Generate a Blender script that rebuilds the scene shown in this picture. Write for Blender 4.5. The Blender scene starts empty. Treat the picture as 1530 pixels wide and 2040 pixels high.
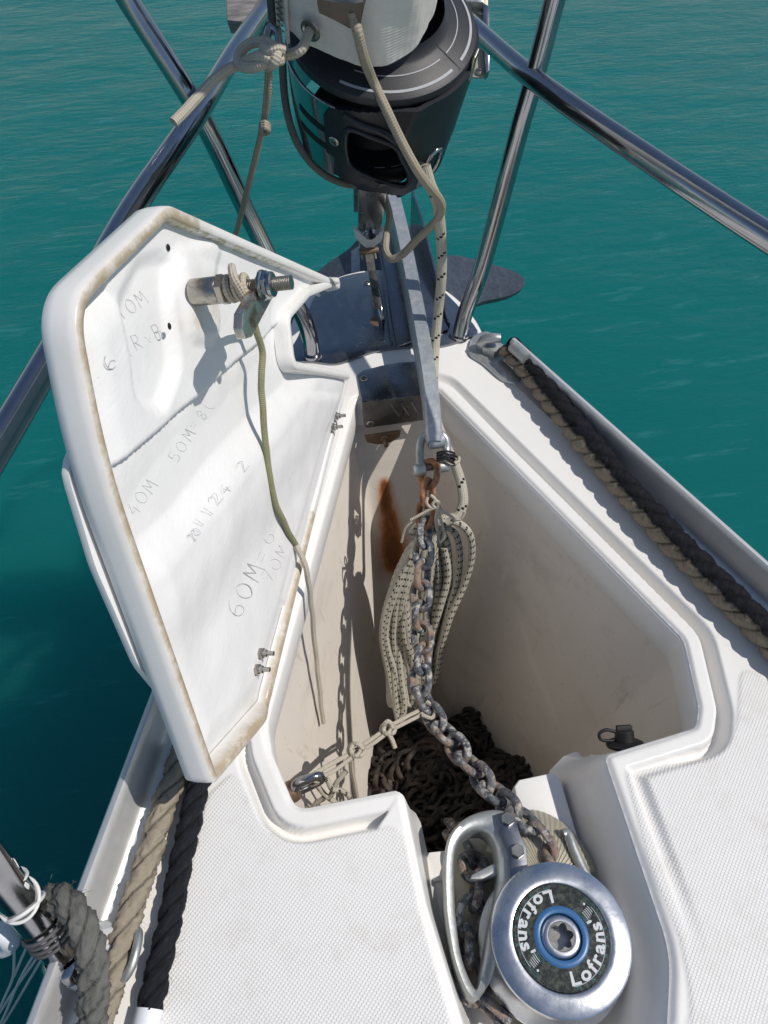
import bpy, bmesh, math, random
import numpy as np
from mathutils import Vector, Matrix, noise
rad = math.radians
random.seed(7)
# ------------------------------------------------------------------ camera
# world frame: x = starboard, y = forward along the boat's centreline, z = up, z=0 the foredeck
YAW = rad(11.3); PITCH = rad(52); FPX = 1500.0
O_ = np.array([.005, .972, 0])
S_ = np.array([math.cos(YAW), math.sin(YAW), 0]); F_ = np.array([-math.sin(YAW), math.cos(YAW), 0])
MB_ = np.stack([S_, F_, [0, 0, 1]])
CAM = MB_ @ (np.array([0, 0, .8]) - O_)
FW = MB_ @ np.array([0, math.cos(PITCH), -math.sin(PITCH)])
UP = MB_ @ np.array([0, math.sin(PITCH), math.cos(PITCH)])
RT = MB_ @ np.array([1., 0, 0])
def ray(px, py): return FW + RT*(px-765)/FPX + UP*(1020-py)/FPX
def at(px, py, z=0.0):
    d = ray(px, py); return CAM + d*((z-CAM[2])/d[2])
def dep(px, py, t): return CAM + ray(px, py)*t
def onp(px, py, q, n):
    d = ray(px, py); n = np.array(n); return CAM + d*(((np.array(q)-CAM) @ n)/(d @ n))
def aty(px, py, y):
    d = ray(px, py); return CAM + d*((y-CAM[1])/d[1])
sc = bpy.context.scene
cd = bpy.data.cameras.new('camera'); cam = bpy.data.objects.new('camera', cd); sc.collection.objects.link(cam)
R = Matrix([[RT[i], UP[i], -FW[i]] for i in range(3)]).to_4x4(); R.translation = Vector(CAM)
cam.matrix_world = R
cd.sensor_fit = 'VERTICAL'; cd.sensor_height = 36; cd.lens = 36*FPX/2040; cd.clip_start = .02; cd.clip_end = 3000
sc.camera = cam
# ------------------------------------------------------------------ light
SUN_AZ = rad(110); SUN_EL = rad(54.5)       # azimuth measured from forward (+y) towards starboard (+x)
w = bpy.data.worlds.new('World'); sc.world = w; w.use_nodes = True
nt = w.node_tree; bg = nt.nodes['Background']
sky = nt.nodes.new('ShaderNodeTexSky'); sky.sky_type = 'NISHITA'; sky.sun_disc = False
sky.sun_elevation = SUN_EL; sky.sun_rotation = SUN_AZ; sky.air_density = 1.0; sky.dust_density = .6; sky.ozone_density = 1.0
nt.links.new(sky.outputs[0], bg.inputs[0]); bg.inputs[1].default_value = .105
sl = bpy.data.lights.new('sun', 'SUN'); sl.energy = 4.1; sl.angle = rad(.53); sl.color = (1, .95, .88)
so = bpy.data.objects.new('sun', sl); sc.collection.objects.link(so)
sd = Vector((math.sin(SUN_AZ)*math.cos(SUN_EL), math.cos(SUN_AZ)*math.cos(SUN_EL), math.sin(SUN_EL)))
so.rotation_euler = sd.to_track_quat('Z', 'Y').to_euler(); so.location = sd*5
sc.view_settings.view_transform = 'Standard'; sc.view_settings.look = 'None'
sc.view_settings.exposure = -.2; sc.view_settings.gamma = 1
sc.render.engine = 'CYCLES'
sc.cycles.max_bounces = 8; sc.cycles.diffuse_bounces = 4
sc.cycles.sample_clamp_indirect = 6
# ------------------------------------------------------------------ materials
def mat(name, base=(.5, .5, .5), rough=.5, metal=0, coat=0, ior=1.45, spec=.5):
    m = bpy.data.materials.new(name); m.use_nodes = True
    b = m.node_tree.nodes['Principled BSDF']
    b.inputs['Base Color'].default_value = (*base, 1); b.inputs['Roughness'].default_value = rough
    b.inputs['Metallic'].default_value = metal; b.inputs['Coat Weight'].default_value = coat
    b.inputs['IOR'].default_value = ior; b.inputs['Specular IOR Level'].default_value = spec
    return m
class NB:
    def __init__(s, m): s.m = m; s.t = m.node_tree; s.b = s.t.nodes['Principled BSDF']
    def n(s, t, **k):
        x = s.t.nodes.new(t)
        for a, v in k.items():
            if hasattr(x, a): setattr(x, a, v)
        return x
    def l(s, a, b): s.t.links.new(a, b)
    def coord(s, kind='Object'): return s.n('ShaderNodeTexCoord').outputs[kind]
    def mapping(s, vec, scale=(1, 1, 1), rot=(0, 0, 0)):
        x = s.n('ShaderNodeMapping'); x.inputs['Scale'].default_value = scale; x.inputs['Rotation'].default_value = rot
        s.l(vec, x.inputs[0]); return x.outputs[0]
    def noise(s, vec, scale, detail=4, rough=.55, out=0):
        x = s.n('ShaderNodeTexNoise'); x.inputs['Scale'].default_value = scale
        x.inputs['Detail'].default_value = detail; x.inputs['Roughness'].default_value = rough
        s.l(vec, x.inputs['Vector']); return x.outputs[out]
    def ramp(s, fac, stops, interp='LINEAR'):
        x = s.n('ShaderNodeValToRGB'); x.color_ramp.interpolation = interp; e = x.color_ramp.elements
        while len(e) < len(stops): e.new(.5)
        for i, (p, c) in enumerate(stops):
            e[i].position = p; e[i].color = (*(c if len(c) == 3 else c[:3]), 1) if not isinstance(c, (int, float)) else (c, c, c, 1)
        s.l(fac, x.inputs[0]); return x.outputs[0]
    def mix(s, fac, a, b, mode='MIX'):
        x = s.n('ShaderNodeMix'); x.data_type = 'RGBA'; x.blend_type = mode
        for v, i in ((fac, 0), (a, 6), (b, 7)):
            if isinstance(v, (int, float)): x.inputs[i].default_value = v
            elif isinstance(v, tuple): x.inputs[i].default_value = (*v, 1)
            else: s.l(v, x.inputs[i])
        return x.outputs[2]
    def math(s, op, a, b=None):
        x = s.n('ShaderNodeMath'); x.operation = op
        for v, i in ((a, 0), (b, 1)):
            if v is None: continue
            if isinstance(v, (int, float)): x.inputs[i].default_value = v
            else: s.l(v, x.inputs[i])
        return x.outputs[0]
    def attr(s, name, out='Fac'):
        x = s.n('ShaderNodeAttribute'); x.attribute_name = name; return x.outputs[out]
    def bump(s, h, strength=.3, dist=.001, normal=None):
        x = s.n('ShaderNodeBump'); x.inputs['Strength'].default_value = strength; x.inputs['Distance'].default_value = dist
        s.l(h, x.inputs['Height'])
        if normal is not None: s.l(normal, x.inputs['Normal'])
        return x.outputs[0]
    def sep(s, v):
        x = s.n('ShaderNodeSeparateXYZ'); s.l(v, x.inputs[0]); return x.outputs
    def out(s, col=None, rough=None, nrm=None, metal=None):
        if col is not None: s.l(col, s.b.inputs['Base Color'])
        if rough is not None: s.l(rough, s.b.inputs['Roughness'])
        if nrm is not None: s.l(nrm, s.b.inputs['Normal'])
        if metal is not None: s.l(metal, s.b.inputs['Metallic'])
        return s.m
def m_gel():
    # white deck gelcoat; attribute 'pad' = moulded non-slip, 'dirt' = stains
    q = NB(mat('deck_gelcoat', (.8, .78, .74), .32)); o = q.coord()
    n1 = q.noise(o, 9, 5); n2 = q.noise(o, 160, 3)
    c = q.mix(n1, (.80, .785, .76), (.74, .725, .695))
    pad = q.attr('pad'); c = q.mix(q.math('MULTIPLY', pad, .5), c, (.74, .73, .715))
    gr = q.math('MULTIPLY', pad, q.ramp(q.noise(o, 28, 7, .75), [(.5, 0.), (.75, .5)])); c = q.mix(gr, c, (.60, .56, .50))
    sp = q.ramp(q.noise(o, 420, 2), [(.72, 0.), (.78, 1.)])
    c = q.mix(q.math('MULTIPLY', sp, .25), c, (.45, .38, .3))
    d = q.math('MULTIPLY', q.attr('dirt'), q.ramp(q.noise(o, 70, 6, .7), [(.3, .25), (.7, 1.)]))
    c = q.mix(d, c, (.50, .33, .20))
    x, y, z = q.sep(o)
    k = 2*math.pi/.0043
    sx = q.math('SINE', q.math('MULTIPLY', q.math('ADD', x, q.math('MULTIPLY', y, .0)), k))
    sy = q.math('SINE', q.math('MULTIPLY', y, k))
    h = q.math('MULTIPLY', sx, sy)
    h = q.ramp(q.math('ADD', q.math('MULTIPLY', h, .5), .5), [(.42, 0.), (.72, 1.)])
    h = q.math('MULTIPLY', h, pad)
    b1 = q.bump(q.math('ADD', h, q.math('MULTIPLY', q.noise(o, 300, 3), .35)), .8, .0006)
    b2 = q.bump(n2, .04, .0006, b1)
    rr = q.math('ADD', q.math('MULTIPLY', pad, .25), .3)
    return q.out(c, rr, b2)
def m_lidskin():
    q = NB(mat('painted_fibreglass', (.8, .8, .8), .38)); o = q.coord('UV')
    x = q.mapping(o, (1, 5, 1), (0, 0, .6)); f = q.noise(x, 60, 6, .65)
    g = q.noise(o, 14, 5)
    c = q.mix(g, (.78, .77, .765), (.72, .71, .70))
    st = q.ramp(q.noise(o, 11, 6, .7), [(.6, 0.), (.8, 1.)])
    c = q.mix(q.math('MULTIPLY', st, .3), c, (.68, .56, .44))
    c = q.mix(q.math('MULTIPLY', q.attr('dirt'), q.ramp(q.noise(o, 50, 5), [(.35, .2), (.6, 1.)])), c, (.42, .32, .2))
    c = q.mix(q.ramp(q.noise(o, 210, 2), [(.76, 0.), (.8, 1.)]), c, (.3, .25, .2))
    b = q.bump(f, .30, .0013); b = q.bump(q.noise(o, 26, 3), .25, .004, b)
    return q.out(c, None, b)
def m_flange():
    q = NB(mat('hatch_gelcoat', (.8, .79, .77), .3)); o = q.coord()
    c = q.mix(q.noise(o, 12, 5), (.80, .79, .77), (.74, .73, .71))
    n = q.noise(o, 60, 6, .75)
    d = q.math('MULTIPLY', q.attr('dirt'), q.ramp(n, [(.3, .35), (.55, 1.)]))
    c = q.mix(d, c, q.mix(q.noise(o, 25, 3), (.33, .26, .17), (.52, .43, .31)))
    a = q.math('MULTIPLY', q.attr('algae'), q.ramp(q.noise(o, 90, 5, .8), [(.47, 0.), (.56, 1.)]))
    c = q.mix(a, c, (.26, .27, .06))
    return q.out(c, None, q.bump(n, .1, .001))
def m_liner():
    q = NB(mat('locker_liner', (.5, .45, .39), .5)); o = q.coord()
    v = q.mapping(o, (1, 1, .12)); st = q.noise(v, 55, 5, .6)
    c = q.mix(q.noise(o, 6, 5), (.72, .66, .59), (.60, .545, .48))
    c = q.mix(q.math('MULTIPLY', st, .45), c, (.74, .70, .63)); c = q.mix(q.ramp(q.noise(q.mapping(o, (1, 1, 2.2)), 5, 6, .7), [(.52, 0.), (.7, .45)]), c, (.44, .38, .31))
    c = q.mix(q.ramp(q.noise(o, 130, 3, .7), [(.68, 0.), (.74, .8)]), c, (.2, .15, .1))
    dp = q.ramp(q.noise(q.mapping(o, (1, 1, .06)), 38, 6, .75), [(.60, 0.), (.72, .55)]); c = q.mix(dp, c, (.36, .29, .22))
    c = q.mix(q.ramp(q.noise(o, 34, 7, .8), [(.62, 0.), (.75, .5)]), c, (.34, .29, .24))
    r = q.attr('rust'); rn = q.ramp(q.noise(q.mapping(o, (1, 1, .25)), 40, 6, .7), [(.25, .5), (.6, 1.)])
    rf = q.math('MULTIPLY', r, rn)
    c = q.mix(q.ramp(rf, [(.03, 0.), (.6, 1.)]), c, (.42, .17, .045))
    c = q.mix(q.ramp(rf, [(.45, 0.), (.85, .9)]), c, (.14, .045, .015))
    c = q.mix(q.math('MULTIPLY', q.attr('scuff'), q.noise(o, 120, 4)), c, (.85, .8, .72))
    return q.out(c, None, q.bump(q.noise(v, 120, 4), .12, .001))
def m_steel(name, base=(.60, .59, .58), r0=.1, r1=.28, bumpy=.02, sc_=(1, 1, 1)):
    q = NB(mat(name, base, r0, 1)); o = q.coord(); v = q.mapping(o, sc_)
    n = q.noise(v, 35, 6, .65)
    rr = q.ramp(n, [(.3, r0), (.7, r1)])
    c = q.mix(q.noise(v, 60, 5, .7), base, tuple(x*.72 for x in base))
    sp = q.ramp(q.noise(o, 260, 2), [(.7, 0.), (.76, 1.)])
    c = q.mix(q.math('MULTIPLY', sp, .35), c, (.33, .24, .17))
    return q.out(c, rr, q.bump(q.noise(v, 150, 3), bumpy, .001))
def m_galv(name='galvanised', base=(.36, .39, .43), dark=(.22, .25, .29), metal=.45, r=.5, spots=(.6, .6, .58)):
    q = NB(mat(name, base, r, metal)); o = q.coord()
    v = q.n('ShaderNodeTexVoronoi'); v.inputs['Scale'].default_value = 130; q.l(o, v.inputs['Vector'])
    c = q.mix(q.noise(o, 25, 6, .7), base, dark)
    c = q.mix(q.math('MULTIPLY', v.outputs['Distance'], .35), c, spots)
    c = q.mix(q.ramp(q.noise(o, 90, 5, .75), [(.57, 0.), (.66, .55)]), c, spots)
    return q.out(c, q.ramp(q.noise(o, 50, 4), [(.3, r-.12), (.7, r+.15)]), q.bump(q.noise(o, 170, 5), .25, .0012))
def m_plain(name, base, rough, metal=0, n_amt=.25, nsc=40, bmp=.1, spots=None):
    q = NB(mat(name, base, rough, metal)); o = q.coord()
    c = q.mix(q.math('MULTIPLY', q.noise(o, nsc, 6, .65), n_amt*2), base, tuple(x*.45 for x in base))
    if spots: c = q.mix(q.ramp(q.noise(o, 200, 3, .7), [(.66, 0.), (.72, .6)]), c, spots)
    return q.out(c, None, q.bump(q.noise(o, nsc*5, 4), bmp, .0008))
def m_chain():
    q = NB(mat('weathered_chain', (.2, .2, .22), .75, .0)); g = q.n('ShaderNodeNewGeometry').outputs['Position']
    n1 = q.noise(g, 16, 3); n2 = q.noise(g, 85, 5, .65); n3 = q.noise(g, 42, 4, .65); n4 = q.noise(g, 95, 6, .75)
    c = q.mix(q.ramp(n2, [(.42, 0.), (.58, 1.)]), (.040, .047, .060), (.13, .14, .155))
    c = q.mix(q.ramp(n4, [(.51, 0.), (.60, .85)]), c, (.50, .47, .42))
    c = q.mix(q.ramp(q.math('ADD', q.math('MULTIPLY', n3, .7), q.math('MULTIPLY', n1, .3)), [(.51, 0.), (.60, .85)]), c, q.mix(n2, (.20, .11, .065), (.36, .26, .19)))
    ra = q.math('MULTIPLY', q.attr('rusty'), q.ramp(n3, [(.3, .5), (.5, 1.)]))
    c = q.mix(ra, c, q.mix(q.ramp(n2, [(.35, 0.), (.65, 1.)]), (.15, .05, .02), (.42, .2, .09)))
    return q.out(c, None, q.bump(n2, .6, .002))
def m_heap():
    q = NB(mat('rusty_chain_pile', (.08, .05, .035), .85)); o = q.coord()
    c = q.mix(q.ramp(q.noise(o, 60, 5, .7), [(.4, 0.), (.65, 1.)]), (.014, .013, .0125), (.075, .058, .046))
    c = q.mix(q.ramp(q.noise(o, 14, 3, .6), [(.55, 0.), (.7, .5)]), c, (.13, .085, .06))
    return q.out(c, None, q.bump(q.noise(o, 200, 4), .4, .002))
def m_rope(name, c0, c1, turns=9, pitch=.0035, fleck=None, r=.85, fuzz=.25, fw=.19, fo=.22, fx_=.07):
    # UV: x = angle/2pi, y = metres along
    q = NB(mat(name, c0, r, spec=.2)); uv = q.coord('UV'); x, y, z = q.sep(uv)
    a = q.math('MULTIPLY', x, turns*2*math.pi); b = q.math('MULTIPLY', y, 2*math.pi/pitch)
    p1 = q.math('SINE', q.math('ADD', a, b)); p2 = q.math('SINE', q.math('SUBTRACT', a, b))
    h = q.math('MULTIPLY', p1, p2)
    h01 = q.math('ADD', q.math('MULTIPLY', h, .5), .5)
    o = q.coord(); nn = q.noise(o, 60, 5, .7)
    c = q.mix(nn, c0, c1)
    c = q.mix(q.math('MULTIPLY', q.math('SUBTRACT', 1.0, h01), .35), c, tuple(k*.35 for k in c0))
    if fleck:
        P = fleck
        # two short black tracers, stepping round the rope
        for (off, ang) in ((0, 0), (.33, .11), (.62, .2), (.0, .5), (.33, .61), (.62, .7)):
            fy = q.math('FRACT', q.math('ADD', q.math('DIVIDE', y, P), off*fo))
            fx = q.math('FRACT', q.math('ADD', x, ang))
            m1 = q.math('MULTIPLY', q.math('LESS_THAN', fy, fw), q.math('LESS_THAN', fx, fx_))
            c = q.mix(m1, c, (.012, .012, .014))
    bb = q.bump(h, .7, .0006); bb = q.bump(q.noise(o, 400, 3), fuzz, .0006, bb)
    return q.out(c, None, bb)
def m_laid(name, top, side, rough=.85, fib=.6, hi=None):
    hi = hi or tuple(min(1, k*1.5+.012) for k in top)
    q = NB(mat(name, top, rough, spec=.15)); uv = q.coord('UV'); x, y, z = q.sep(uv); o = q.coord()
    # fibres follow the lay
    v = q.n('ShaderNodeCombineXYZ'); q.l(q.math('MULTIPLY', q.math('ADD', x, q.math('MULTIPLY', y, -11.)), 14), v.inputs[0]); q.l(q.math('MULTIPLY', y, 30), v.inputs[1])
    f = q.noise(v.outputs[0], 3.2, 5, .7)
    s = q.attr('side'); s2 = q.math('ADD', s, q.math('MULTIPLY', q.math('SUBTRACT', q.noise(o, 50, 5, .7), .5), .55))
    mk = q.ramp(s2, [(.53, 0.), (.66, 1.)])
    c = q.mix(mk, top, side)
    c = q.mix(q.ramp(f, [(.48, 0.), (.8, .65)]), c, hi)
    c = q.mix(q.math('MULTIPLY', mk, q.ramp(q.noise(o, 260, 4, .8), [(.45, 0.), (.7, .45)])), c, tuple(k*.4 for k in side))
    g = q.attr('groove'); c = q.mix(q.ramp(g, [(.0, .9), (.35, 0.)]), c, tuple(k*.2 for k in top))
    b = q.bump(f, fib, .002); b = q.bump(q.noise(o, 300, 5, .8), .5, .0015, b)
    return q.out(c, None, b)
def m_canvas():
    q = NB(mat('sail_canvas', (.7, .69, .66), .8)); uv = q.coord('UV'); x, y, z = q.sep(uv); o = q.coord()
    a = q.math('SINE', q.math('MULTIPLY', x, 700)); b = q.math('SINE', q.math('MULTIPLY', y, 2200))
    c = q.mix(q.noise(o, 14, 5, .6), (.70, .67, .62), (.54, .52, .48))
    c = q.mix(q.ramp(q.noise(o, 160, 3, .7), [(.7, 0.), (.74, .4)]), c, (.2, .18, .15))
    bb = q.bump(q.math('ADD', a, b), .25, .0005); bb = q.bump(q.noise(o, 18, 3), .5, .01, bb)
    return q.out(c, None, bb)
def m_wood():
    q = NB(mat('weathered_wood', (.3, .28, .27), .9)); o = q.coord()
    v = q.mapping(o, (3, 40, 40)); n = q.noise(v, 4, 6, .7)
    return q.out(q.ramp(n, [(.3, (.13, .12, .12)), (.65, (.36, .34, .33))]), None, q.bump(n, .6, .003))
def m_water():
    q = NB(mat('sea_water', (.0, .17, .165), .06, ior=1.33, spec=.3)); o = q.coord()
    w1 = q.noise(q.mapping(o, (1., 2.0, 1), (0, 0, .25)), 1.7, 3, .5); w2 = q.noise(q.mapping(o, (1, 2.4, 1), (0, 0, .1)), 11, 6, .65)
    c = q.mix(q.noise(o, .35, 3), (.004, .112, .110), (.006, .148, .142))
    b = q.bump(w1, .20, .14); b = q.bump(w2, .26, .03, b)
    wk = q.ramp(q.noise(q.mapping(o, (1, 5.5, 1), (0, 0, .35)), 2.4, 6, .72), [(.57, 0.), (.72, 1.)]); c = q.mix(q.math('MULTIPLY', wk, .30), c, (.10, .30, .32))
    q.b.inputs['Subsurface Weight'].default_value = 1.0; q.b.inputs['Subsurface Radius'].default_value = (.3, .9, 1); q.b.inputs['Subsurface Scale'].default_value = 4.0
    return q.out(c, None, b)
def m_badge():
    q = NB(mat('badge_film', (.02, .025, .022), .3)); o = q.coord()
    c = q.mix(q.ramp(q.noise(o, 130, 5, .8), [(.45, 0.), (.7, 1.)]), (.010, .014, .014), (.10, .11, .085))
    return q.out(c, None, None)
def m_handle():
    q = NB(mat('stained_steel_bar', (.5, .47, .42), .22, .9)); o = q.coord()
    return q.out(q.mix(q.ramp(q.noise(o, 45, 4, .6), [(.48, 0.), (.62, 1.)]), (.50, .48, .44), (.30, .17, .09)), q.ramp(q.noise(o, 60, 4), [(.3, .15), (.7, .4)]), None)
def m_alu():
    q = NB(mat('anodised_aluminium', (.66, .665, .66), .42, .55)); o = q.coord()
    c = q.mix(q.noise(o, 20, 5, .6), (.70, .70, .69), (.56, .56, .55)); n = q.noise(q.mapping(o, (1, .3, 1), (0, 0, .36)), 200, 4, .7)
    return q.out(c, q.ramp(n, [(.3, .34), (.7, .5)]), q.bump(n, .05, .0005))
M = dict(
 gel=m_gel(), lid=m_lidskin(), flange=m_flange(), liner=m_liner(),
 steel=m_steel('polished_stainless', (.44, .44, .46), .07, .2), plate=m_steel('brushed_stainless', (.31, .32, .345), .2, .38, .06, (1, 1, 1)),
 bolt=m_steel('bolt_stainless', (.5, .47, .42), .2, .35), alu=m_alu(),
 drum=m_steel('polished_alloy', (.72, .74, .77), .22, .38, .12), cast=m_galv('cast_alloy', (.42, .44, .44), (.33, .35, .34), .7, .42),
 galv=m_galv(), blade=m_galv('shaded_galvanised', (.05, .062, .085), (.028, .036, .052), .35, .4, (.12, .14, .17)),  # blade: galvanised steel of the flukes, their shade put into a darker colour
 black=m_plain('black_plastic', (.017, .019, .024), .42, 0, .2, 30, .08), dark=mat('dark_void', (.006, .006, .008), .6),
 blacktop=m_plain('scuffed_black_plastic', (.022, .023, .028), .5, 0, .2, 60, .15, (.12, .12, .13)),
 stripe=m_plain('worn_white_stripe', (.42, .43, .45), .6, 0, .3, 200), chain=m_chain(), heap=m_heap(),
 tan=m_rope('tan_braid', (.42, .37, .29), (.29, .25, .18), 4, .0062), green=m_rope('mossy_braid', (.24, .25, .12), (.40, .38, .25), 6, .004, fuzz=.9),
 grey=m_rope('grey_braid', (.17, .165, .14), (.25, .24, .2), 8, .004), twine=m_rope('pale_twine', (.58, .53, .44), (.44, .39, .31), 4, .0052),
 fleck=m_rope('flecked_braid', (.58, .55, .47), (.46, .43, .34), 9, .0042, .0125, fw=.3, fo=.3), fleck2=m_rope('flecked_line', (.56, .53, .45), (.42, .39, .30), 9, .0042, .036, fw=.10, fo=.40, fx_=.10),
 laidR=m_laid('black_tan_laid_rope', (.007, .0075, .010), (.27, .225, .17), .6, .8, (.035, .036, .042)), laidT=m_laid('bleached_laid_rope', (.30, .26, .20), (.40, .35, .28)),
 laidB=m_laid('black_laid_rope', (.012, .013, .017), (.016, .017, .022), .6, .9, (.055, .057, .066)), laidG=m_laid('grey_laid_rope', (.13, .13, .12), (.18, .17, .15)),
 canvas=m_canvas(), wood=m_wood(), water=m_water(), badge=m_badge(), white=m_plain('white_paint', (.7, .7, .68), .45, 0, .1, 50),
 letter=m_plain('silver_lettering', (.62, .64, .66), .4, 0, .2, 300), teal=mat('teal_print', (.03, .16, .17), .5), blue=m_plain('blue_ring', (.045, .15, .34), .35, 0, .3, 80),
 pencil=mat('pencil_mark', (.50, .50, .51), .8), webbing=m_plain('brown_webbing', (.21, .16, .125), .9, 0, .3, 150, .5), tape=mat('white_tape', (.7, .72, .75), .5),
 hull=m_plain('hull_gelcoat', (.72, .71, .69), .3, 0, .06), rubber=m_plain('black_rubber', (.012, .012, .013), .55), cable=m_plain('grey_cord', (.10, .10, .11), .6, 0, .3, 120),
 bronze=m_plain('ridged_casting', (.46, .43, .34), .45, .25, .25, 50, .3), rustmetal=m_plain('rust_stained_steel', (.3, .2, .13), .45, .6, .4, 70),
 handle=m_handle(), thread=m_steel('threaded_stainless', (.5, .45, .38), .25, .4))
def fade():
    q = NB(M['pencil']); q.l(q.ramp(q.noise(q.coord(), 70, 5, .75), [(.35, .12), (.62, .95)]), q.b.inputs['Alpha'])
fade()
def threadify():
    q = NB(M['thread']); x, y, z = q.sep(q.coord('UV'))
    h = q.math('SINE', q.math('ADD', q.math('MULTIPLY', y, 2*math.pi/.0016), q.math('MULTIPLY', x, 6.283)))
    q.l(q.bump(h, 1., .0008), q.b.inputs['Normal'])
threadify()
# ------------------------------------------------------------------ mesh helpers
COL = sc.collection
ROOT = {}
def thing(name, label, cat, loc=(0, 0, 0), group=None):
    o = bpy.data.objects.new(name, None); COL.objects.link(o); o.location = tuple(loc); o.empty_display_size = .02
    o['label'] = label; o['category'] = cat
    if group: o['group'] = group
    ROOT[o.name] = np.array(loc, float); return o
def tag(o, label, cat, group=None):
    o['label'] = label; o['category'] = cat
    if group: o['group'] = group
    return o
def mk(name, V, Fc, m, parent=None, smooth=True, uv=None, attrs=None, origin=None, sharp=None):
    V = np.asarray(V, float).reshape(-1, 3)
    if parent is not None: off = ROOT[parent.name]
    else: off = np.asarray(origin, float) if origin is not None else V.mean(0)
    me = bpy.data.meshes.new(name); me.from_pydata((V-off).tolist(), [], [list(map(int, f)) for f in Fc])
    me.materials.append(M[m] if isinstance(m, str) else m)
    if smooth: me.polygons.foreach_set('use_smooth', [True]*len(me.polygons))
    if uv is not None:
        uv = np.asarray(uv, float); L = me.uv_layers.new(name='UVMap')
        li = np.empty(len(me.loops), int); me.loops.foreach_get('vertex_index', li)
        if len(uv) == len(V): L.data.foreach_set('uv', uv[li].ravel())
        else: L.data.foreach_set('uv', uv.ravel())
    if attrs:
        for k, a in attrs.items():
            A = me.attributes.new(k, 'FLOAT', 'POINT'); A.data.foreach_set('value', np.asarray(a, float))
    me.validate(); me.update()
    if sharp is not None and smooth: me.set_sharp_from_angle(angle=rad(sharp))
    o = bpy.data.objects.new(name, me); COL.objects.link(o)
    if parent is not None: o.parent = parent
    else: o.location = tuple(off)
    ROOT[o.name] = off
    return o
class Geo:
    def __init__(s): s.V = []; s.F = []; s.U = []
    def add(s, V, F, uv=None):
        n = len(s.V); s.V += [tuple(map(float, v)) for v in V]; s.F += [tuple(i+n for i in f) for f in F]
        s.U += [tuple(u) for u in uv] if uv is not None else [(0, 0)]*len(V); return s
    def build(s, name, m, parent=None, smooth=True, sharp=40, **k):
        return mk(name, s.V, s.F, m, parent, smooth, uv=s.U, sharp=sharp, **k)
def nz(v): v = np.asarray(v, float); return v/np.linalg.norm(v)
def catmull(P, step=.004, closed=False):
    P = [np.asarray(p, float) for p in P]; out = []; n = len(P)
    if n == 2 and not closed:
        k = max(1, int(np.linalg.norm(P[1]-P[0])/step)); return np.array([P[0]+(P[1]-P[0])*i/k for i in range(k+1)])
    rng = range(n if closed else n-1)
    for i in rng:
        if closed: p0, p1, p2, p3 = P[(i-1) % n], P[i], P[(i+1) % n], P[(i+2) % n]
        else: p0, p1, p2, p3 = P[max(i-1, 0)], P[i], P[i+1], P[min(i+2, n-1)]
        if not closed and i == 0: p0 = 2*p1-p2
        if not closed and i == n-2: p3 = 2*p2-p1
        a = .5; t0 = 0; t1 = t0+max(np.linalg.norm(p1-p0), 1e-6)**a; t2 = t1+max(np.linalg.norm(p2-p1), 1e-6)**a; t3 = t2+max(np.linalg.norm(p3-p2), 1e-6)**a
        k = max(2, int(np.linalg.norm(p2-p1)/step))
        for j in range(k):
            t = t1+(t2-t1)*j/k
            A1 = (t1-t)/(t1-t0)*p0+(t-t0)/(t1-t0)*p1; A2 = (t2-t)/(t2-t1)*p1+(t-t1)/(t2-t1)*p2; A3 = (t3-t)/(t3-t2)*p2+(t-t2)/(t3-t2)*p3
            B1 = (t2-t)/(t2-t0)*A1+(t-t0)/(t2-t0)*A2; B2 = (t3-t)/(t3-t1)*A2+(t-t1)/(t3-t1)*A3
            out.append((t2-t)/(t2-t1)*B1+(t-t1)/(t2-t1)*B2)
    if not closed: out.append(P[-1])
    return np.array(out)
def frames(C, closed=False, up=None):
    n = len(C); T = np.empty_like(C)
    for i in range(n):
        a = C[(i+1) % n] if closed or i < n-1 else C[i]; b = C[i-1] if closed or i > 0 else C[i]
        T[i] = nz(a-b) if np.linalg.norm(a-b) > 1e-9 else (T[i-1] if i else (0, 0, 1))
    if up is None:
        N0 = np.cross(T[0], (0, 0, 1));
        if np.linalg.norm(N0) < .1: N0 = np.cross(T[0], (1, 0, 0))
    else: N0 = np.asarray(up, float)
    N = np.empty_like(C); cur = N0
    for i in range(n):
        if up is not None: cur = np.asarray(up, float)
        cur = cur-T[i]*(cur @ T[i]); cur = cur/np.linalg.norm(cur); N[i] = cur
    return T, N, np.cross(T, N)
def tube_geo(g, P, r, n=12, closed=False, step=.004, smooth=True, rf=None, caps=True, up=None, sx=1, sy=1, jit=0):
    C = catmull(P, step, closed) if smooth else np.array([np.asarray(p, float) for p in P])
    if jit:
        for i in range(len(C)):
            nn = noise.noise_vector(Vector(C[i])*40)*jit; C[i] += np.array(nn)
    T, N, B = frames(C, closed, up); S = np.concatenate([[0], np.cumsum(np.linalg.norm(np.diff(C, axis=0), axis=1))])
    m = len(C); V = []; U = []
    for i in range(m):
        rr = r(S[i]/max(S[-1], 1e-6)) if callable(r) else r
        for j in range(n+1):
            a = 2*math.pi*j/n
            k = rr*(rf(a, S[i]) if rf else 1)
            V.append(C[i]+N[i]*math.cos(a)*k*sx+B[i]*math.sin(a)*k*sy); U.append((j/n, S[i]))
    F = []; w_ = n+1
    for i in range(m if closed else m-1):
        i2 = (i+1) % m
        for j in range(n): F.append((i*w_+j, i*w_+j+1, i2*w_+j+1, i2*w_+j))
    if caps and not closed:
        for i, fl in ((0, 1), (m-1, 0)):
            V.append(C[i]); U.append((0, S[i])); c = len(V)-1
            for j in range(n): F.append((c, i*w_+j+1, i*w_+j) if fl else (c, i*w_+j, i*w_+j+1))
    g.add(V, F, U); return g
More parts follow.
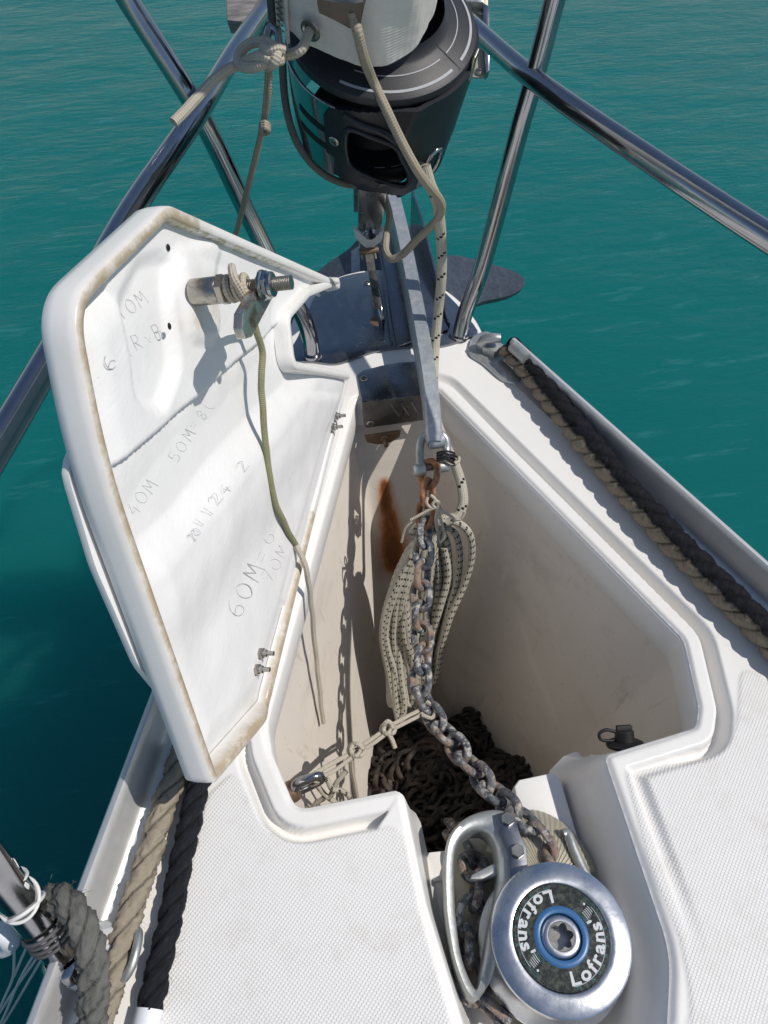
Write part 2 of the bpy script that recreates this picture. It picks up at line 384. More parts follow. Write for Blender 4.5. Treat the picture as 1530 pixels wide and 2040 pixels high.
def tube(name, P, r, m, parent=None, n=12, **k):
    sh = k.pop('sharp', 60); g = Geo(); tube_geo(g, P, r, n, **k); return g.build(name, m, parent, True, sh)
def laid_rope(name, P, r, m, parent=None, lay=.1, hand=1, side=None, n=36, step=.0025, flat=1, jit=.0018, fuzz=170):
    C = catmull(P, step); T, N, B = frames(C); S = np.concatenate([[0], np.cumsum(np.linalg.norm(np.diff(C, axis=0), axis=1))])
    V = []; U = []; A = []; G = []
    for i in range(len(C)):
        for j in range(n+1):
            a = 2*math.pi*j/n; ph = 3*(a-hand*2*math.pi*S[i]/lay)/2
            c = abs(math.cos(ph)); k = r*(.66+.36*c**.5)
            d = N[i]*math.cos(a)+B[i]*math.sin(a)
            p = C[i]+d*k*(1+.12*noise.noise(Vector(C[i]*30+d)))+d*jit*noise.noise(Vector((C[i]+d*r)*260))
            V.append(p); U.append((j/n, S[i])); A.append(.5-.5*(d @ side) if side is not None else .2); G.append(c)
    F = []; w_ = n+1
    for i in range(len(C)-1):
        for j in range(n): F.append((i*w_+j, i*w_+j+1, (i+1)*w_+j+1, (i+1)*w_+j))
    for i, fl in ((0, 1), (len(C)-1, 0)):
        V.append(C[i]); U.append((0, S[i])); A.append(.3); G.append(.5); c = len(V)-1
        for j in range(n): F.append((c, i*w_+j+1, i*w_+j) if fl else (c, i*w_+j, i*w_+j+1))
    hr = random.Random(len(V)); tot = S[-1]
    for _ in range(int(tot*fuzz)):        # loose fibres standing off the lay
        i = hr.randrange(3, len(C)-3); a = hr.uniform(0, 2*math.pi); d = N[i]*math.cos(a)+B[i]*math.sin(a)
        dr = nz(d*hr.uniform(.3, 1.1)+T[i]*hr.uniform(-1.2, 1.2)+np.cross(T[i], d)*hr.uniform(-.8, .8)); L = hr.uniform(.003, .009); p = C[i]+d*r*.9
        pts = [p, p+dr*L*.5, p+dr*L+np.array([hr.uniform(-.4, .4)*L, hr.uniform(-.4, .4)*L, -.3*L])]
        for q_ in range(2):
            n0 = len(V)
            for p_ in pts[q_:q_+2]:
                for b_ in range(3): V.append(p_+(N[i]*math.cos(b_*2.1)+B[i]*math.sin(b_*2.1))*.00022); U.append((0, S[i])); A.append(.5-.5*(d @ side) if side is not None else .2); G.append(.8)
            for b_ in range(3): F.append((n0+b_, n0+(b_+1) % 3, n0+3+(b_+1) % 3, n0+3+b_))
    return mk(name, V, F, m, parent, True, U, {'side': A, 'groove': G})
def basis(n, up=(0, 0, 1)):
    n = nz(n); x = np.cross(up, n)
    if np.linalg.norm(x) < 1e-3: x = np.cross((0, 1, 0), n)
    x = nz(x); return x, np.cross(n, x), n
def lathe_geo(g, prof, o, n, seg=48, up=(0, 0, 1), a0=0, a1=2*math.pi):
    X, Y, Z = basis(n, up); o = np.asarray(o, float); V = []; F = []; U = []
    full = abs(a1-a0-2*math.pi) < 1e-6
    for i, (r, h) in enumerate(prof):
        for j in range(seg+1):
            a = a0+(a1-a0)*j/seg; V.append(o+X*math.cos(a)*r+Y*math.sin(a)*r+Z*h); U.append((j/seg, h))
    for i in range(len(prof)-1):
        for j in range(seg): F.append((i*(seg+1)+j, i*(seg+1)+j+1, (i+1)*(seg+1)+j+1, (i+1)*(seg+1)+j))
    g.add(V, F, U); return g
def lathe(name, prof, o, n, m, parent=None, seg=48, sharp=35, **k):
    g = Geo(); lathe_geo(g, prof, o, n, seg, **k); return g.build(name, m, parent, True, sharp)
def prism_geo(g, P, thick, n=None, bev=0, convex=False):
    # P: loop of 3D points (top face), extruded by thick along -n, small bevel; ear-clipped caps
    P = [np.asarray(p, float) for p in P]
    if n is None:
        n = np.zeros(3)
        for i in range(len(P)): n += np.cross(P[i], P[(i+1) % len(P)])
    n = nz(n); c = sum(P)/len(P)
    area = sum(np.cross(P[i]-c, P[(i+1) % len(P)]-c) @ n for i in range(len(P)))
    if area < 0: P = P[::-1]
    k = len(P); rings = []
    if bev:
        ins = []
        for i in range(k):
            a = nz(P[i]-P[i-1]); b = nz(P[(i+1) % k]-P[i]); na = np.cross(n, a); nb = np.cross(n, b); m_ = na+nb
            m_ = m_/max(.3, (m_ @ m_)/2) if np.linalg.norm(m_) > 1e-6 else na
            ins.append(P[i]+m_*bev)
        rings = [ins, [p-n*bev for p in P], [p-n*thick for p in P]]
        rings.insert(1, [(a*.3+b*.7)-n*bev*.3 for a, b in zip(ins, P)])
    else: rings = [P, [p-n*thick for p in P]]
    V = [p for r_ in rings for p in r_]; F = []
    for q in range(len(rings)-1):
        for i in range(k): j = (i+1) % k; F.append((q*k+j, q*k+i, (q+1)*k+i, (q+1)*k+j))
    from mathutils.geometry import tessellate_polygon
    for q, fl in ((0, 0), (len(rings)-1, 1)):
        for t in tessellate_polygon([[Vector(p) for p in rings[q]]]):
            a, b, c_ = [rings[q][i] for i in t]
            up_ = np.cross(b-a, c_-a) @ n > 0
            t = [i+q*k for i in t]; F.append(tuple(t if up_ != bool(fl) else t[::-1]))
    g.add(V, F); return g
def prism(name, P, thick, m, parent=None, n=None, bev=0, smooth=True, sharp=30):
    g = Geo(); prism_geo(g, P, thick, n, bev); return g.build(name, m, parent, smooth, sharp)
def ring_plate(g, P, Q, thick, n):
    # plate between loop P (outer) and loop Q (inner), same count
    n = nz(n); k = len(P); R4 = [P, [p-n*thick for p in P], [p-n*thick for p in Q], Q]
    V = [p for r_ in R4 for p in r_]; F = []
    for q in range(4):
        for i in range(k): j = (i+1) % k; q2 = (q+1) % 4; F.append((q*k+i, q*k+j, q2*k+j, q2*k+i))
    g.add(V, F); return g
def smooth_loop(P, step=.003): return list(catmull(P, step, True))
def px_loop(pts, z=0): return [at(x, y, z) for x, y in pts]
def fillet(P, rads, seg=8):
    # 2D polygon with rounded corners -> points
    out = []; n = len(P)
    for i in range(n):
        p = np.array(P[i], float); a = np.array(P[i-1], float)-p; b = np.array(P[(i+1) % n], float)-p; la, lb = np.linalg.norm(a), np.linalg.norm(b); a /= la; b /= lb
        ang = math.acos(max(-1, min(1, a @ b))); r = rads[i]; t = r/max(math.tan(ang/2), 1e-4); t = min(t, la*.48, lb*.48)
        if r <= 0 or ang > 3.1: out.append(p); continue
        s = p+a*t; e = p+b*t
        for k in range(seg+1):
            u = k/seg; out.append((1-u)**2*s+2*u*(1-u)*p+u*u*e)
    return np.array(out)
def resample(P, step, closed=True):
    P = np.asarray(P, float); Q = np.vstack([P, P[:1]]) if closed else P
    L = np.concatenate([[0], np.cumsum(np.linalg.norm(np.diff(Q, axis=0), axis=1))]); n = int(L[-1]/step)
    s = np.linspace(0, L[-1], n, endpoint=not closed)
    return np.stack([np.interp(s, L, Q[:, k]) for k in range(Q.shape[1])], 1)
def sdf(X, P):
    # signed distance (negative inside) from points X (N,2) to closed polygon P; also closest point and segment index
    N = len(X); best = np.full(N, 1e9); cp = np.zeros((N, 2)); ix = np.zeros(N, int); inside = np.zeros(N, bool)
    n = len(P)
    for i in range(n):
        a = P[i]; b = P[(i+1) % n]; ab = b-a; L2 = ab @ ab
        if L2 < 1e-14: continue
        t = np.clip(((X-a) @ ab)/L2, 0, 1); q = a+t[:, None]*ab; d = (X[:, 0]-q[:, 0])**2+(X[:, 1]-q[:, 1])**2
        m_ = d < best; best[m_] = d[m_]; cp[m_] = q[m_]; ix[m_] = i
        c = ((a[1] > X[:, 1]) != (b[1] > X[:, 1])); xx = a[0]+(X[:, 1]-a[1])*(b[0]-a[0])/((b[1]-a[1]) if b[1] != a[1] else 1e-12)
        inside ^= (c & (X[:, 0] < xx))
    d = np.sqrt(best); return np.where(inside, -d, d), cp, ix
def sst(x, a, b):
    t = np.clip((x-a)/(b-a), 0, 1); return t*t*(3-2*t)
def screw(name, p, n, r, parent, m='bolt', h=.0018, up=(0, 0, 1)):
    X, Y, Z = basis(n, up); p = np.asarray(p, float); nr, ns = 10, 40; V = [p+Z*(h*.5)]; F = []
    for i in range(1, nr+1):
        for j in range(ns):
            a = 2*math.pi*j/ns; q = r*i/nr; x, y = q*math.cos(a), q*math.sin(a)
            zz = h*(1-.45*(i/nr)**3) if i < nr else 0
            if (abs(x) < r*.13 or abs(y) < r*.13) and q < r*.6: zz -= h*1.1
            if i == nr-1: zz -= h*.15
            V.append(p+X*x+Y*y+Z*zz)
    V[0] = p-Z*h*.1
    for j in range(ns): F.append((0, 1+j, 1+(j+1) % ns))
    for i in range(nr-1):
        for j in range(ns): a = 1+i*ns; F.append((a+j, a+ns+j, a+ns+(j+1) % ns, a+(j+1) % ns))
    return mk(name, V, F, m, parent, True, sharp=50)
def hexnut(g, p, n, r, h, rot=0, up=(0, 0, 1)):
    X, Y, Z = basis(n, up); p = np.asarray(p, float); V = []; F = []
    for k, (rr, zz) in enumerate(((1, 0), (1, h*.85), (.9, h))):
        for j in range(6): a = rot+j*math.pi/3; V.append(p+(X*math.cos(a)+Y*math.sin(a))*r*rr+Z*zz)
    for k in range(2):
        for j in range(6): F.append((k*6+j, k*6+(j+1) % 6, (k+1)*6+(j+1) % 6, (k+1)*6+j))
    F.append(tuple(range(12, 18))); F.append(tuple(range(5, -1, -1))); g.add(V, F); return g
# ------------------------------------------------------------------ water
def water():
    V = []; F = []; n = 90; ext = 900
    ax_ = np.sign(np.linspace(-1, 1, n))*np.abs(np.linspace(-1, 1, n))**4*ext
    for y in ax_:
        for x in ax_: V.append((x, y, -1.12))
    for i in range(n-1):
        for j in range(n-1): a = i*n+j; F.append((a, a+1, a+n+1, a+n))
    m0 = len(V); V += [(x, y, -9) for x in (-ext, ext) for y in (-ext, ext)]; a, b, c_, d = m0, m0+2, m0+1, m0+3
    F.append((a, c_, d, b)); F.append(tuple([a, b]+list(range(n-1, -1, -1)))); F.append(tuple([d, c_]+list(range(n*(n-1), n*n))))
    F.append(tuple([c_, a]+list(range(0, n*n, n)))); F.append(tuple([b, d]+[n*i+n-1 for i in range(n-1, -1, -1)]))
    o = mk('water', V, F, 'water', None, True, origin=(0, 0, -1.12)); o['kind'] = 'structure'
water()
# ------------------------------------------------------------------ the boat: deck, hull, locker
boat = thing('sailboat', 'white sailboat foredeck with open anchor locker and non-slip panels', 'sailboat', (0, -.6, 0))
OPEN = [(706, 798, .012, .0), (528, 1440, .06, .25), (537, 1500, .03, .9), (586, 1617, .022, 1), (802, 1574, .010, .8), (848, 1800, .12, 0), (925, 2050, .1, 0), (1000, 2420, .02, 0), (1320, 2420, .02, 0), (1328, 2060, .1, 0),
        (1336, 1900, .10, 0), (1204, 1508, .008, .5), (1386, 1452, .014, 1), (1392, 1410, .03, 1), (1362, 1275, .03, 1), (872, 778, .012, .6)]
_A = fillet([at(x, y, -.006)[:2] for x, y, r, w_ in OPEN], [r for _, _, r, _ in OPEN])
A = resample(_A, .004)
_pc = np.array([at(x, y, -.006)[:2] for x, y, r, w_ in OPEN]); _wc = np.array([w_ for *_, w_ in OPEN])
def wseg(P):
    out = []
    n = len(_pc)
    for p in P:
        best = 9; v = 0
        for i in range(n):
            a, b = _pc[i], _pc[(i+1) % n]; t = np.clip((p-a) @ (b-a)/((b-a) @ (b-a)), 0, 1); d = np.linalg.norm(a+(b-a)*t-p)
            if d < best:
                best = d; wa, wb = _wc[i], _wc[(i+1) % n]; L = np.linalg.norm(b-a)
                if wa < .99 and wb > .75 and wa < .7: u = np.clip((t-(1-min(1, .05/L)))/min(1, .05/L), 0, 1); v = wa+(wb-wa)*u
                elif wb < .6 and wa > .5: u = np.clip(t/min(1, .02/L), 0, 1); v = wa+(wb-wa)*u
                else: v = wa+(wb-wa)*t
        out.append(v)
    return np.array(out)
WA = wseg(A)
PADL = [(461, 1536, .02), (409, 1585, .02), (363, 1774, .1), (318, 1960, .1), (270, 2420, .02), (985, 2420, .02), (905, 2040, .1), (842, 1820, .1), (806, 1638, .02), (575, 1674, .03), (520, 1625, .04), (484, 1545, .02)]
PADR = [(1472, 1332, .02), (1464, 1440, .04), (1440, 1493, .03), (1240, 1530, .012), (1290, 1720, .1), (1350, 1870, .08), (1372, 1980, .1), (1350, 2420, .02), (1900, 2420, .02), (1700, 1600, .02), (1515, 1335, .02)]
def padpoly(L): return resample(fillet([at(x, y, 0)[:2] for x, y, r in L], [r for *_, r in L]), .008)
PL, PR = padpoly(PADL), padpoly(PADR)
def hw(v):
    return np.where(v < 0, .160-.376*v, np.sqrt(np.clip(1-(v/.207)**2, 0, 1))*.160)
def deck():
    nu, nv = 430, 600
    vv = np.concatenate([np.linspace(-1.25, -.95, 50, endpoint=False), np.linspace(-.95, .2066, nv-50)])
    s = np.linspace(-1, 1, nu); VV, SS = np.meshgrid(vv, s, indexing='ij'); UU = SS*hw(VV)
    X = np.stack([UU.ravel(), VV.ravel()], 1)
    d, cp, ix = sdf(X, A); wv = WA[ix]
    zo = -.006+.004*sst(d, 0, .004)-.019*sst(d, .0180, .0225)+.021*sst(d, .027, .0365)
    zr = -.006+.006*sst(d, 0, .007)
    Z = zr*(1-wv)+zo*wv
    dl, _, _ = sdf(X, PL); dr, _, _ = sdf(X, PR); dp = np.minimum(dl, dr)
    pad = 1-sst(dp, -.0035, -.001); Z += .0012*(1-sst(dp, -.004, .0))
    # drop the deck a little at its outboard edge and give it a soft crown
    Z += -.0005*np.abs(SS.ravel())**6
    # grime: by the windlass recess and a few stains around the rim
    dirt = np.zeros(len(X))
    for (px, py, r_, k) in ((1480, 900, .02, .0), (560, 1530, .03, .12), (640, 1610, .03, .12), (1330, 1200, .05, .1), (700, 780, .03, .18), (1200, 1100, .06, .08), (860, 740, .02, .15)):
        c = at(px, py, 0)[:2]; dirt = np.maximum(dirt, k*np.exp(-((X-c)**2).sum(1)/r_**2))
    idx = np.arange(len(X)).reshape(len(vv), nu)
    q = np.stack([idx[:-1, :-1], idx[:-1, 1:], idx[1:, 1:], idx[1:, :-1]], -1).reshape(-1, 4)
    keep = (d[q] > 0).any(1); q = q[keep]
    ins = d < 0; X = X.copy(); X[ins] = cp[ins]; Z[ins] = -.006
    used = np.unique(q); rm = -np.ones(len(X), int); rm[used] = np.arange(len(used))
    V = np.column_stack([X, Z])[used]; q = rm[q]
    mk('deck', V, q, 'gel', boat, True, attrs={'pad': pad[used], 'dirt': dirt[used]})
deck()
def loop_normals(P):
    n = len(P); N = np.zeros_like(P)
    ar = sum(P[i, 0]*P[(i+1) % n, 1]-P[(i+1) % n, 0]*P[i, 1] for i in range(n))
    for i in range(n):
        t = P[(i+1) % n]-P[i-1]; t /= max(np.linalg.norm(t), 1e-9); N[i] = (t[1], -t[0])
    return N if ar > 0 else -N      # outward
NA = loop_normals(A)
def loft(name, rings, m, parent, closed=True, smooth=True, attrs=None, cap=False, uv=None, sharp=None):
    n = len(rings[0]); V = np.vstack(rings); F = []
    for k in range(len(rings)-1):
        for i in range(n if closed else n-1): j = (i+1) % n; F.append((k*n+i, k*n+j, (k+1)*n+j, (k+1)*n+i))
    if cap: F.append(tuple(range((len(rings)-1)*n, len(rings)*n)))
    return mk(name, V, F, m, parent, smooth, attrs=attrs, uv=uv, sharp=sharp)
def recess_wall():
    rings = []
    wz = sst(WA, .15, .5); frontmask = (A[:, 1] > -.25) ; rec = (A[:, 0] > -.1295) & (A[:, 0] < .112) & (A[:, 1] < -.6995); wz = np.where(rec, 0., 1.)
    prof = [(.0012, -.0065, .0012, -.0065), (-.0012, -.008, -.0012, -.0085), (-.0028, -.012, -.004, -.014), (-.0035, -.035, -.015, -.050), (-.004, -.055, -.025, -.078), (-.003, -.0575, -.031, -.098), (.004, -.059, -.046, -.1195)]
    asym = np.where(A[:, 0] < 0, .5, 1.0)
    for (do, zo, dr_, zr) in prof:
        dd = do*wz+dr_*asym*(1-wz); zz = zo*wz+zr*(1-wz); rings.append(np.column_stack([A+NA*dd[:, None], zz]))
    V = np.vstack(rings); dirt = np.zeros(len(V))
    for (px, py, z, r_, k) in ((1135, 1590, -.10, .022, .95), (1150, 1640, -.10, .025, .8), (700, 900, -.03, .05, .1), (1165, 1560, -.05, .03, .3)):
        c = at(px, py, z); dirt = np.maximum(dirt, k*np.exp(-((V-c)**2).sum(1)/r_**2))
    loft('locker_rim', rings, 'gel', boat, attrs={'dirt': dirt, 'pad': np.zeros(len(V))})
recess_wall()
def liner():
    ii = [0, 1, 2, 3, 4, 11, 12, 13, 14, 15]; pq = [_pc[i] for i in ii]; rq = [OPEN[i][2] for i in ii]; pq[4:6] = [_pc[4], np.array([-.122, -.765]), np.array([.088, -.765]), _pc[11]]; rq[4:6] = [.004, .01, .01, .004]
    T = fillet(pq, rq); T = resample(T, .006)
    T = T+loop_normals(T)*.0055
    # keel-ward outline: narrow V
    c = np.array([-.035, -.47])
    n = len(T); rings = []
    for k in range(80):
        t = k/79; z = -.057-.62*t
        sx = 1-.60*t**1.05; 
        x = c[0]*0+(T[:, 0]-.0)*sx-.0*t
        y = T[:, 1].copy(); fr = sst(y, -.45, -.15); y = y-fr*.20*t
        z0 = np.where((T[:, 1] < -.712) & (T[:, 0] > -.135) & (T[:, 0] < .10), -.1185, -.057)
        rings.append(np.column_stack([x, y, np.minimum(z0, z)-.0001*k]))
    V = np.vstack(rings); P = V
    rust = np.zeros(len(V)); a = RUST_A; b = RUST_B
    ab = b-a; tt = ((V-a) @ ab)/(ab @ ab); tc = np.clip(tt, 0, 1); dd = np.linalg.norm(V-(a+tc[:, None]*ab), axis=1)
    rust = np.exp(-(dd/(.010+.020*tc))**2)
    scuff = np.zeros(len(V))
    vd = V-CAM; dd_ = vd @ FW; sx_ = 765+FPX*(vd @ RT)/dd_; sy_ = 1020-FPX*(vd @ UP)/dd_; rightw = V[:, 0] > .0
    near = lambda x, y: V[np.argmin(np.where(rightw, (sx_-x)**2+(sy_-y)**2, 1e9))]
    for (x0, y0, x1, y1, r_) in ((955, 985, 972, 1045, .004), (1040, 1240, 1058, 1310, .0045), (1058, 1310, 1105, 1425, .007), (1010, 1130, 1000, 1160, .005)):
        a = near(x0, y0); b = near(x1, y1); ab = b-a; tc = np.clip(((V-a) @ ab)/(ab @ ab), 0, 1); dd = np.linalg.norm(V-(a+tc[:, None]*ab), axis=1); scuff = np.maximum(scuff, .75*np.exp(-(dd/r_)**2))
    for (x0, y0, x1, y1, z0, z1, r_) in SCUFFS:
        a = at(x0, y0, z0); b = at(x1, y1, z1)
        ab = b-a; tc = np.clip(((V-a) @ ab)/(ab @ ab), 0, 1); dd = np.linalg.norm(V-(a+tc[:, None]*ab), axis=1); scuff = np.maximum(scuff, .6*np.exp(-(dd/r_)**2))
    # densify for the painted-on attributes
    loft('anchor_locker', rings, 'liner', boat, attrs={'rust': rust, 'scuff': scuff}, cap=True)
    g = Geo()
    return T
def ray_front(px, py):   # point on the raked front wall of the locker
    best = None
    for t in np.linspace(.8, 1.8, 2001):
        p = dep(px, py, t); k = (-.057-p[2])/.62
        if k < 0: continue
        yw = FRONT_Y-.20*k
        if p[1] >= yw: return p
    return dep(px, py, 1.2)
FRONT_Y = at(760, 792, -.006)[1]+.005
RUST_A = ray_front(766, 965); RUST_B = ray_front(786, 1125)
SCUFFS = []
liner()
def shelf():
    z = -.119
    P = [at(x, y, z) for x, y in ((838, 1745), (890, 1745), (1020, 1700), (1060, 1580), (1105, 1548), (1180, 1500), (1420, 1700), (1420, 2500), (760, 2500), (780, 1900))]
    g = Geo(); prism_geo(g, P, .02, (0, 0, 1), .003)
    P = [at(x, y, z+.004) for x, y in ((832, 1700), (886, 1694), (893, 1752), (856, 1758))]; prism_geo(g, P, .02, (0, 0, 1), .002)
    # raised pedestal forward of the windlass
    P = [at(x, y, -.078) for x, y in ((1024, 1566), (1034, 1552), (1090, 1540), (1108, 1540), (1118, 1552), (1180, 1760), (1060, 1760))]; prism_geo(g, P, .045, (0, 0, 1), .004)
    o = g.build('windlass_shelf', 'gel', boat, True, 35)
    for k in ('pad', 'dirt'):
        a_ = o.data.attributes.new(k, 'FLOAT', 'POINT')
        if k == 'dirt':
            V = np.array(g.V); c1 = at(900, 1900, z); a_.data.foreach_set('value', .5*np.exp(-((V-c1)**2).sum(1)/.08**2))
shelf()
def hull():
    v = np.concatenate([np.linspace(-3.2, -.3, 30), np.linspace(-.28, .18, 25), [.195, .203, .2068]])
    half = hw(v); half = np.where(v < -1.2, .160-.376*-1.2+(-(v+1.2))*.25, half)
    out = np.concatenate([np.column_stack([half, v]), np.column_stack([-half, v])[::-1][1:]])
    rings = []
    for (z, k, dy) in ((-.0015, 1.004, .0), (-.012, 1.015, .004), (-.05, 1.012, .004), (-.3, .96, -.06), (-.7, .8, -.17), (-1.12, .6, -.28), (-1.4, .4, -.38)):
        q = out.copy(); q[:, 0] *= k; q[:, 1] += dy*(out[:, 1] > -1)*np.clip((out[:, 1]+1), 0, 1); rings.append(np.column_stack([q, np.full(len(q), z)]))
    loft('hull', rings, 'hull', boat, closed=False)
    # deck continuing aft, behind the camera
    P = [(-.62, -1.245, -.001), (.62, -1.245, -.001), (.95, -3.2, -.001), (-.95, -3.2, -.001)]
    o = prism('aft_deck', P, .01, 'gel', boat, (0, 0, 1))
    for k in ('pad', 'dirt'): o.data.attributes.new(k, 'FLOAT', 'POINT')
hull()
# ---- toe rails (part of the boat)
def toe_rail(sgn, v0, v1, label=None):
    prof = [(-.036, .0005), (-.036, .0032), (-.024, .0038), (-.019, .0048), (-.0155, .010), (-.013, .020), (-.010, .034), (-.0092, .040), (-.006, .0445), (-.001, .044), (.002, .040), (.0025, .034), (.001, .0), (.001, -.03)]
    vs = np.linspace(v0, v1, 60); rings = []
    V = []; F = []
    for v in vs:
        h_ = float(hw(np.array(v))); nn = nz((1, .376, 0))
        for (o_, z) in prof: V.append((sgn*(h_+nn[0]*o_), v+nn[1]*o_, z))
    k = len(prof)
    for i in range(len(vs)-1):
        for j in range(k-1):
            a = i*k+j; F.append((a, a+1, a+k+1, a+k) if sgn > 0 else (a, a+k, a+k+1, a+1))
    for e in (0, len(vs)-1): F.append(tuple(e*k+j for j in range(k)))
    o = mk('toe_rail', V, F, 'alu', boat, True, sharp=50)
    if label: o['label'] = label
    return o
tr = toe_rail(1, -2.6, -.075); tl = toe_rail(-1, -2.6, -.07)
screw('rail_screw', at(291, 1547, .0045), (0, 0, 1), .0068, tl)
# ---- vent plate bent over the locker's front edge (part of the boat)
def vent_plate():
    top = [(712, 747), (722, 738), (760, 728), (795, 722), (826, 720), (850, 719), (856, 782), (832, 786), (721, 800)]
    g = Geo(); P = [at(x, y, .004) for x, y in top]; prism_geo(g, P, .004, (0, 0, 1), .0008)
    a = at(721, 800, .004); b = at(856, 782, .004); a2 = a+np.array([.0, .0, -.052]); b2 = b+np.array([0, 0, -.052])
    f = nz(np.cross(b-a, (0, 0, 1)))
    if f[1] > 0: f = -f
    lo = [a+f*.003+np.array([0, 0, .0]), b+f*.003, b2+f*.006, a2+f*.006+np.array([.006, 0, 0]), a2+f*.006+np.array([.001, 0, .006])]
    prism_geo(g, lo, .003, f, .0006)
    o = g.build('bent_plate', 'plate', boat, True, 30); o['label'] = 'brushed steel plate folded over the front edge of the locker'
    screw('plate_screw', at(725, 754, .0042), (0, 0, 1), .0065, o)
    c = a2+f*.0065+np.array([.011, 0, .009]); screw('plate_screw', c, f, .006, o, up=(1, 0, 0))
    g = Geo()
    for k in range(3):   # pressed louvres on the folded face
        p = a+(b-a)*(.42+.15*k)+f*.0045+np.array([0, 0, -.008]); q = p+(b-a)*.12+np.array([0, 0, -.028]); tube_geo(g, [p, (p+q)/2+f*.001, q], .0022, 8)
    g.build('louvre', 'plate', o)
vent_plate()
def locker_bolt():   # rusty plate with bolt hanging under the front edge
    c = at(762, 868, -.066); g = Geo(); X, Y = np.array([1, 0, 0]), np.array([0, 0, 1])
    P = [c+X*x*.001+Y*y*.001+np.array([0, -.004, 0]) for x, y in ((-29, 8), (29, 8), (27, -4), (14, -14), (-8, -15), (-26, -6))]
    prism_geo(g, P, .004, (0, -1, 0), .0006); o = g.build('backing_plate', 'rustmetal', boat, True, 30)
    g = Geo(); hexnut(g, c+np.array([.002, -.004, -.001]), (0, -1, -.1), .008, .006); lathe_geo(g, [(0, .016), (.0035, .016), (.004, .014), (.004, 0)], c+np.array([.002, -.005, -.001]), (0, -1, -.1), 16); g.build('nut', 'rustmetal', o)
locker_bolt()
# ------------------------------------------------------------------ locker lid (part of the boat, hinged open)
H1 = at(700, 745, 0); H2 = at(530, 1440, 0); AX = nz(H2-H1)
E1 = np.array([-AX[1], AX[0], 0]); E1 = E1 if E1[0] > 0 else -E1
PHI = rad(102); DL = E1*math.cos(PHI)+np.array([0, 0, 1])*math.sin(PHI); NL = np.cross(AX, DL); NL = NL if NL[0] > 0 else -NL
def lid2(px, py, off=0):  # lid coordinates of a pixel
    q = onp(px, py, H1+NL*off, NL); v = q-H1; return np.array([v @ AX, v @ DL])
def L3(p, q, n=0): return H1+AX*p+DL*q+NL*n
LIDP = [(693, 748, .012), (556, 722, .01), (546, 640, .012), (588, 594, .006), (655, 567, .002), (290, 413, .03), (84, 602, .05), (150, 930, 1.), (385, 1562, .012), (516, 1412, .04), (522, 1380, .02)]
LP = resample(fillet([lid2(x, y) for x, y, r in LIDP], [r for *_, r in LIDP]), .004); LN = loop_normals(LP)
HF = .0185
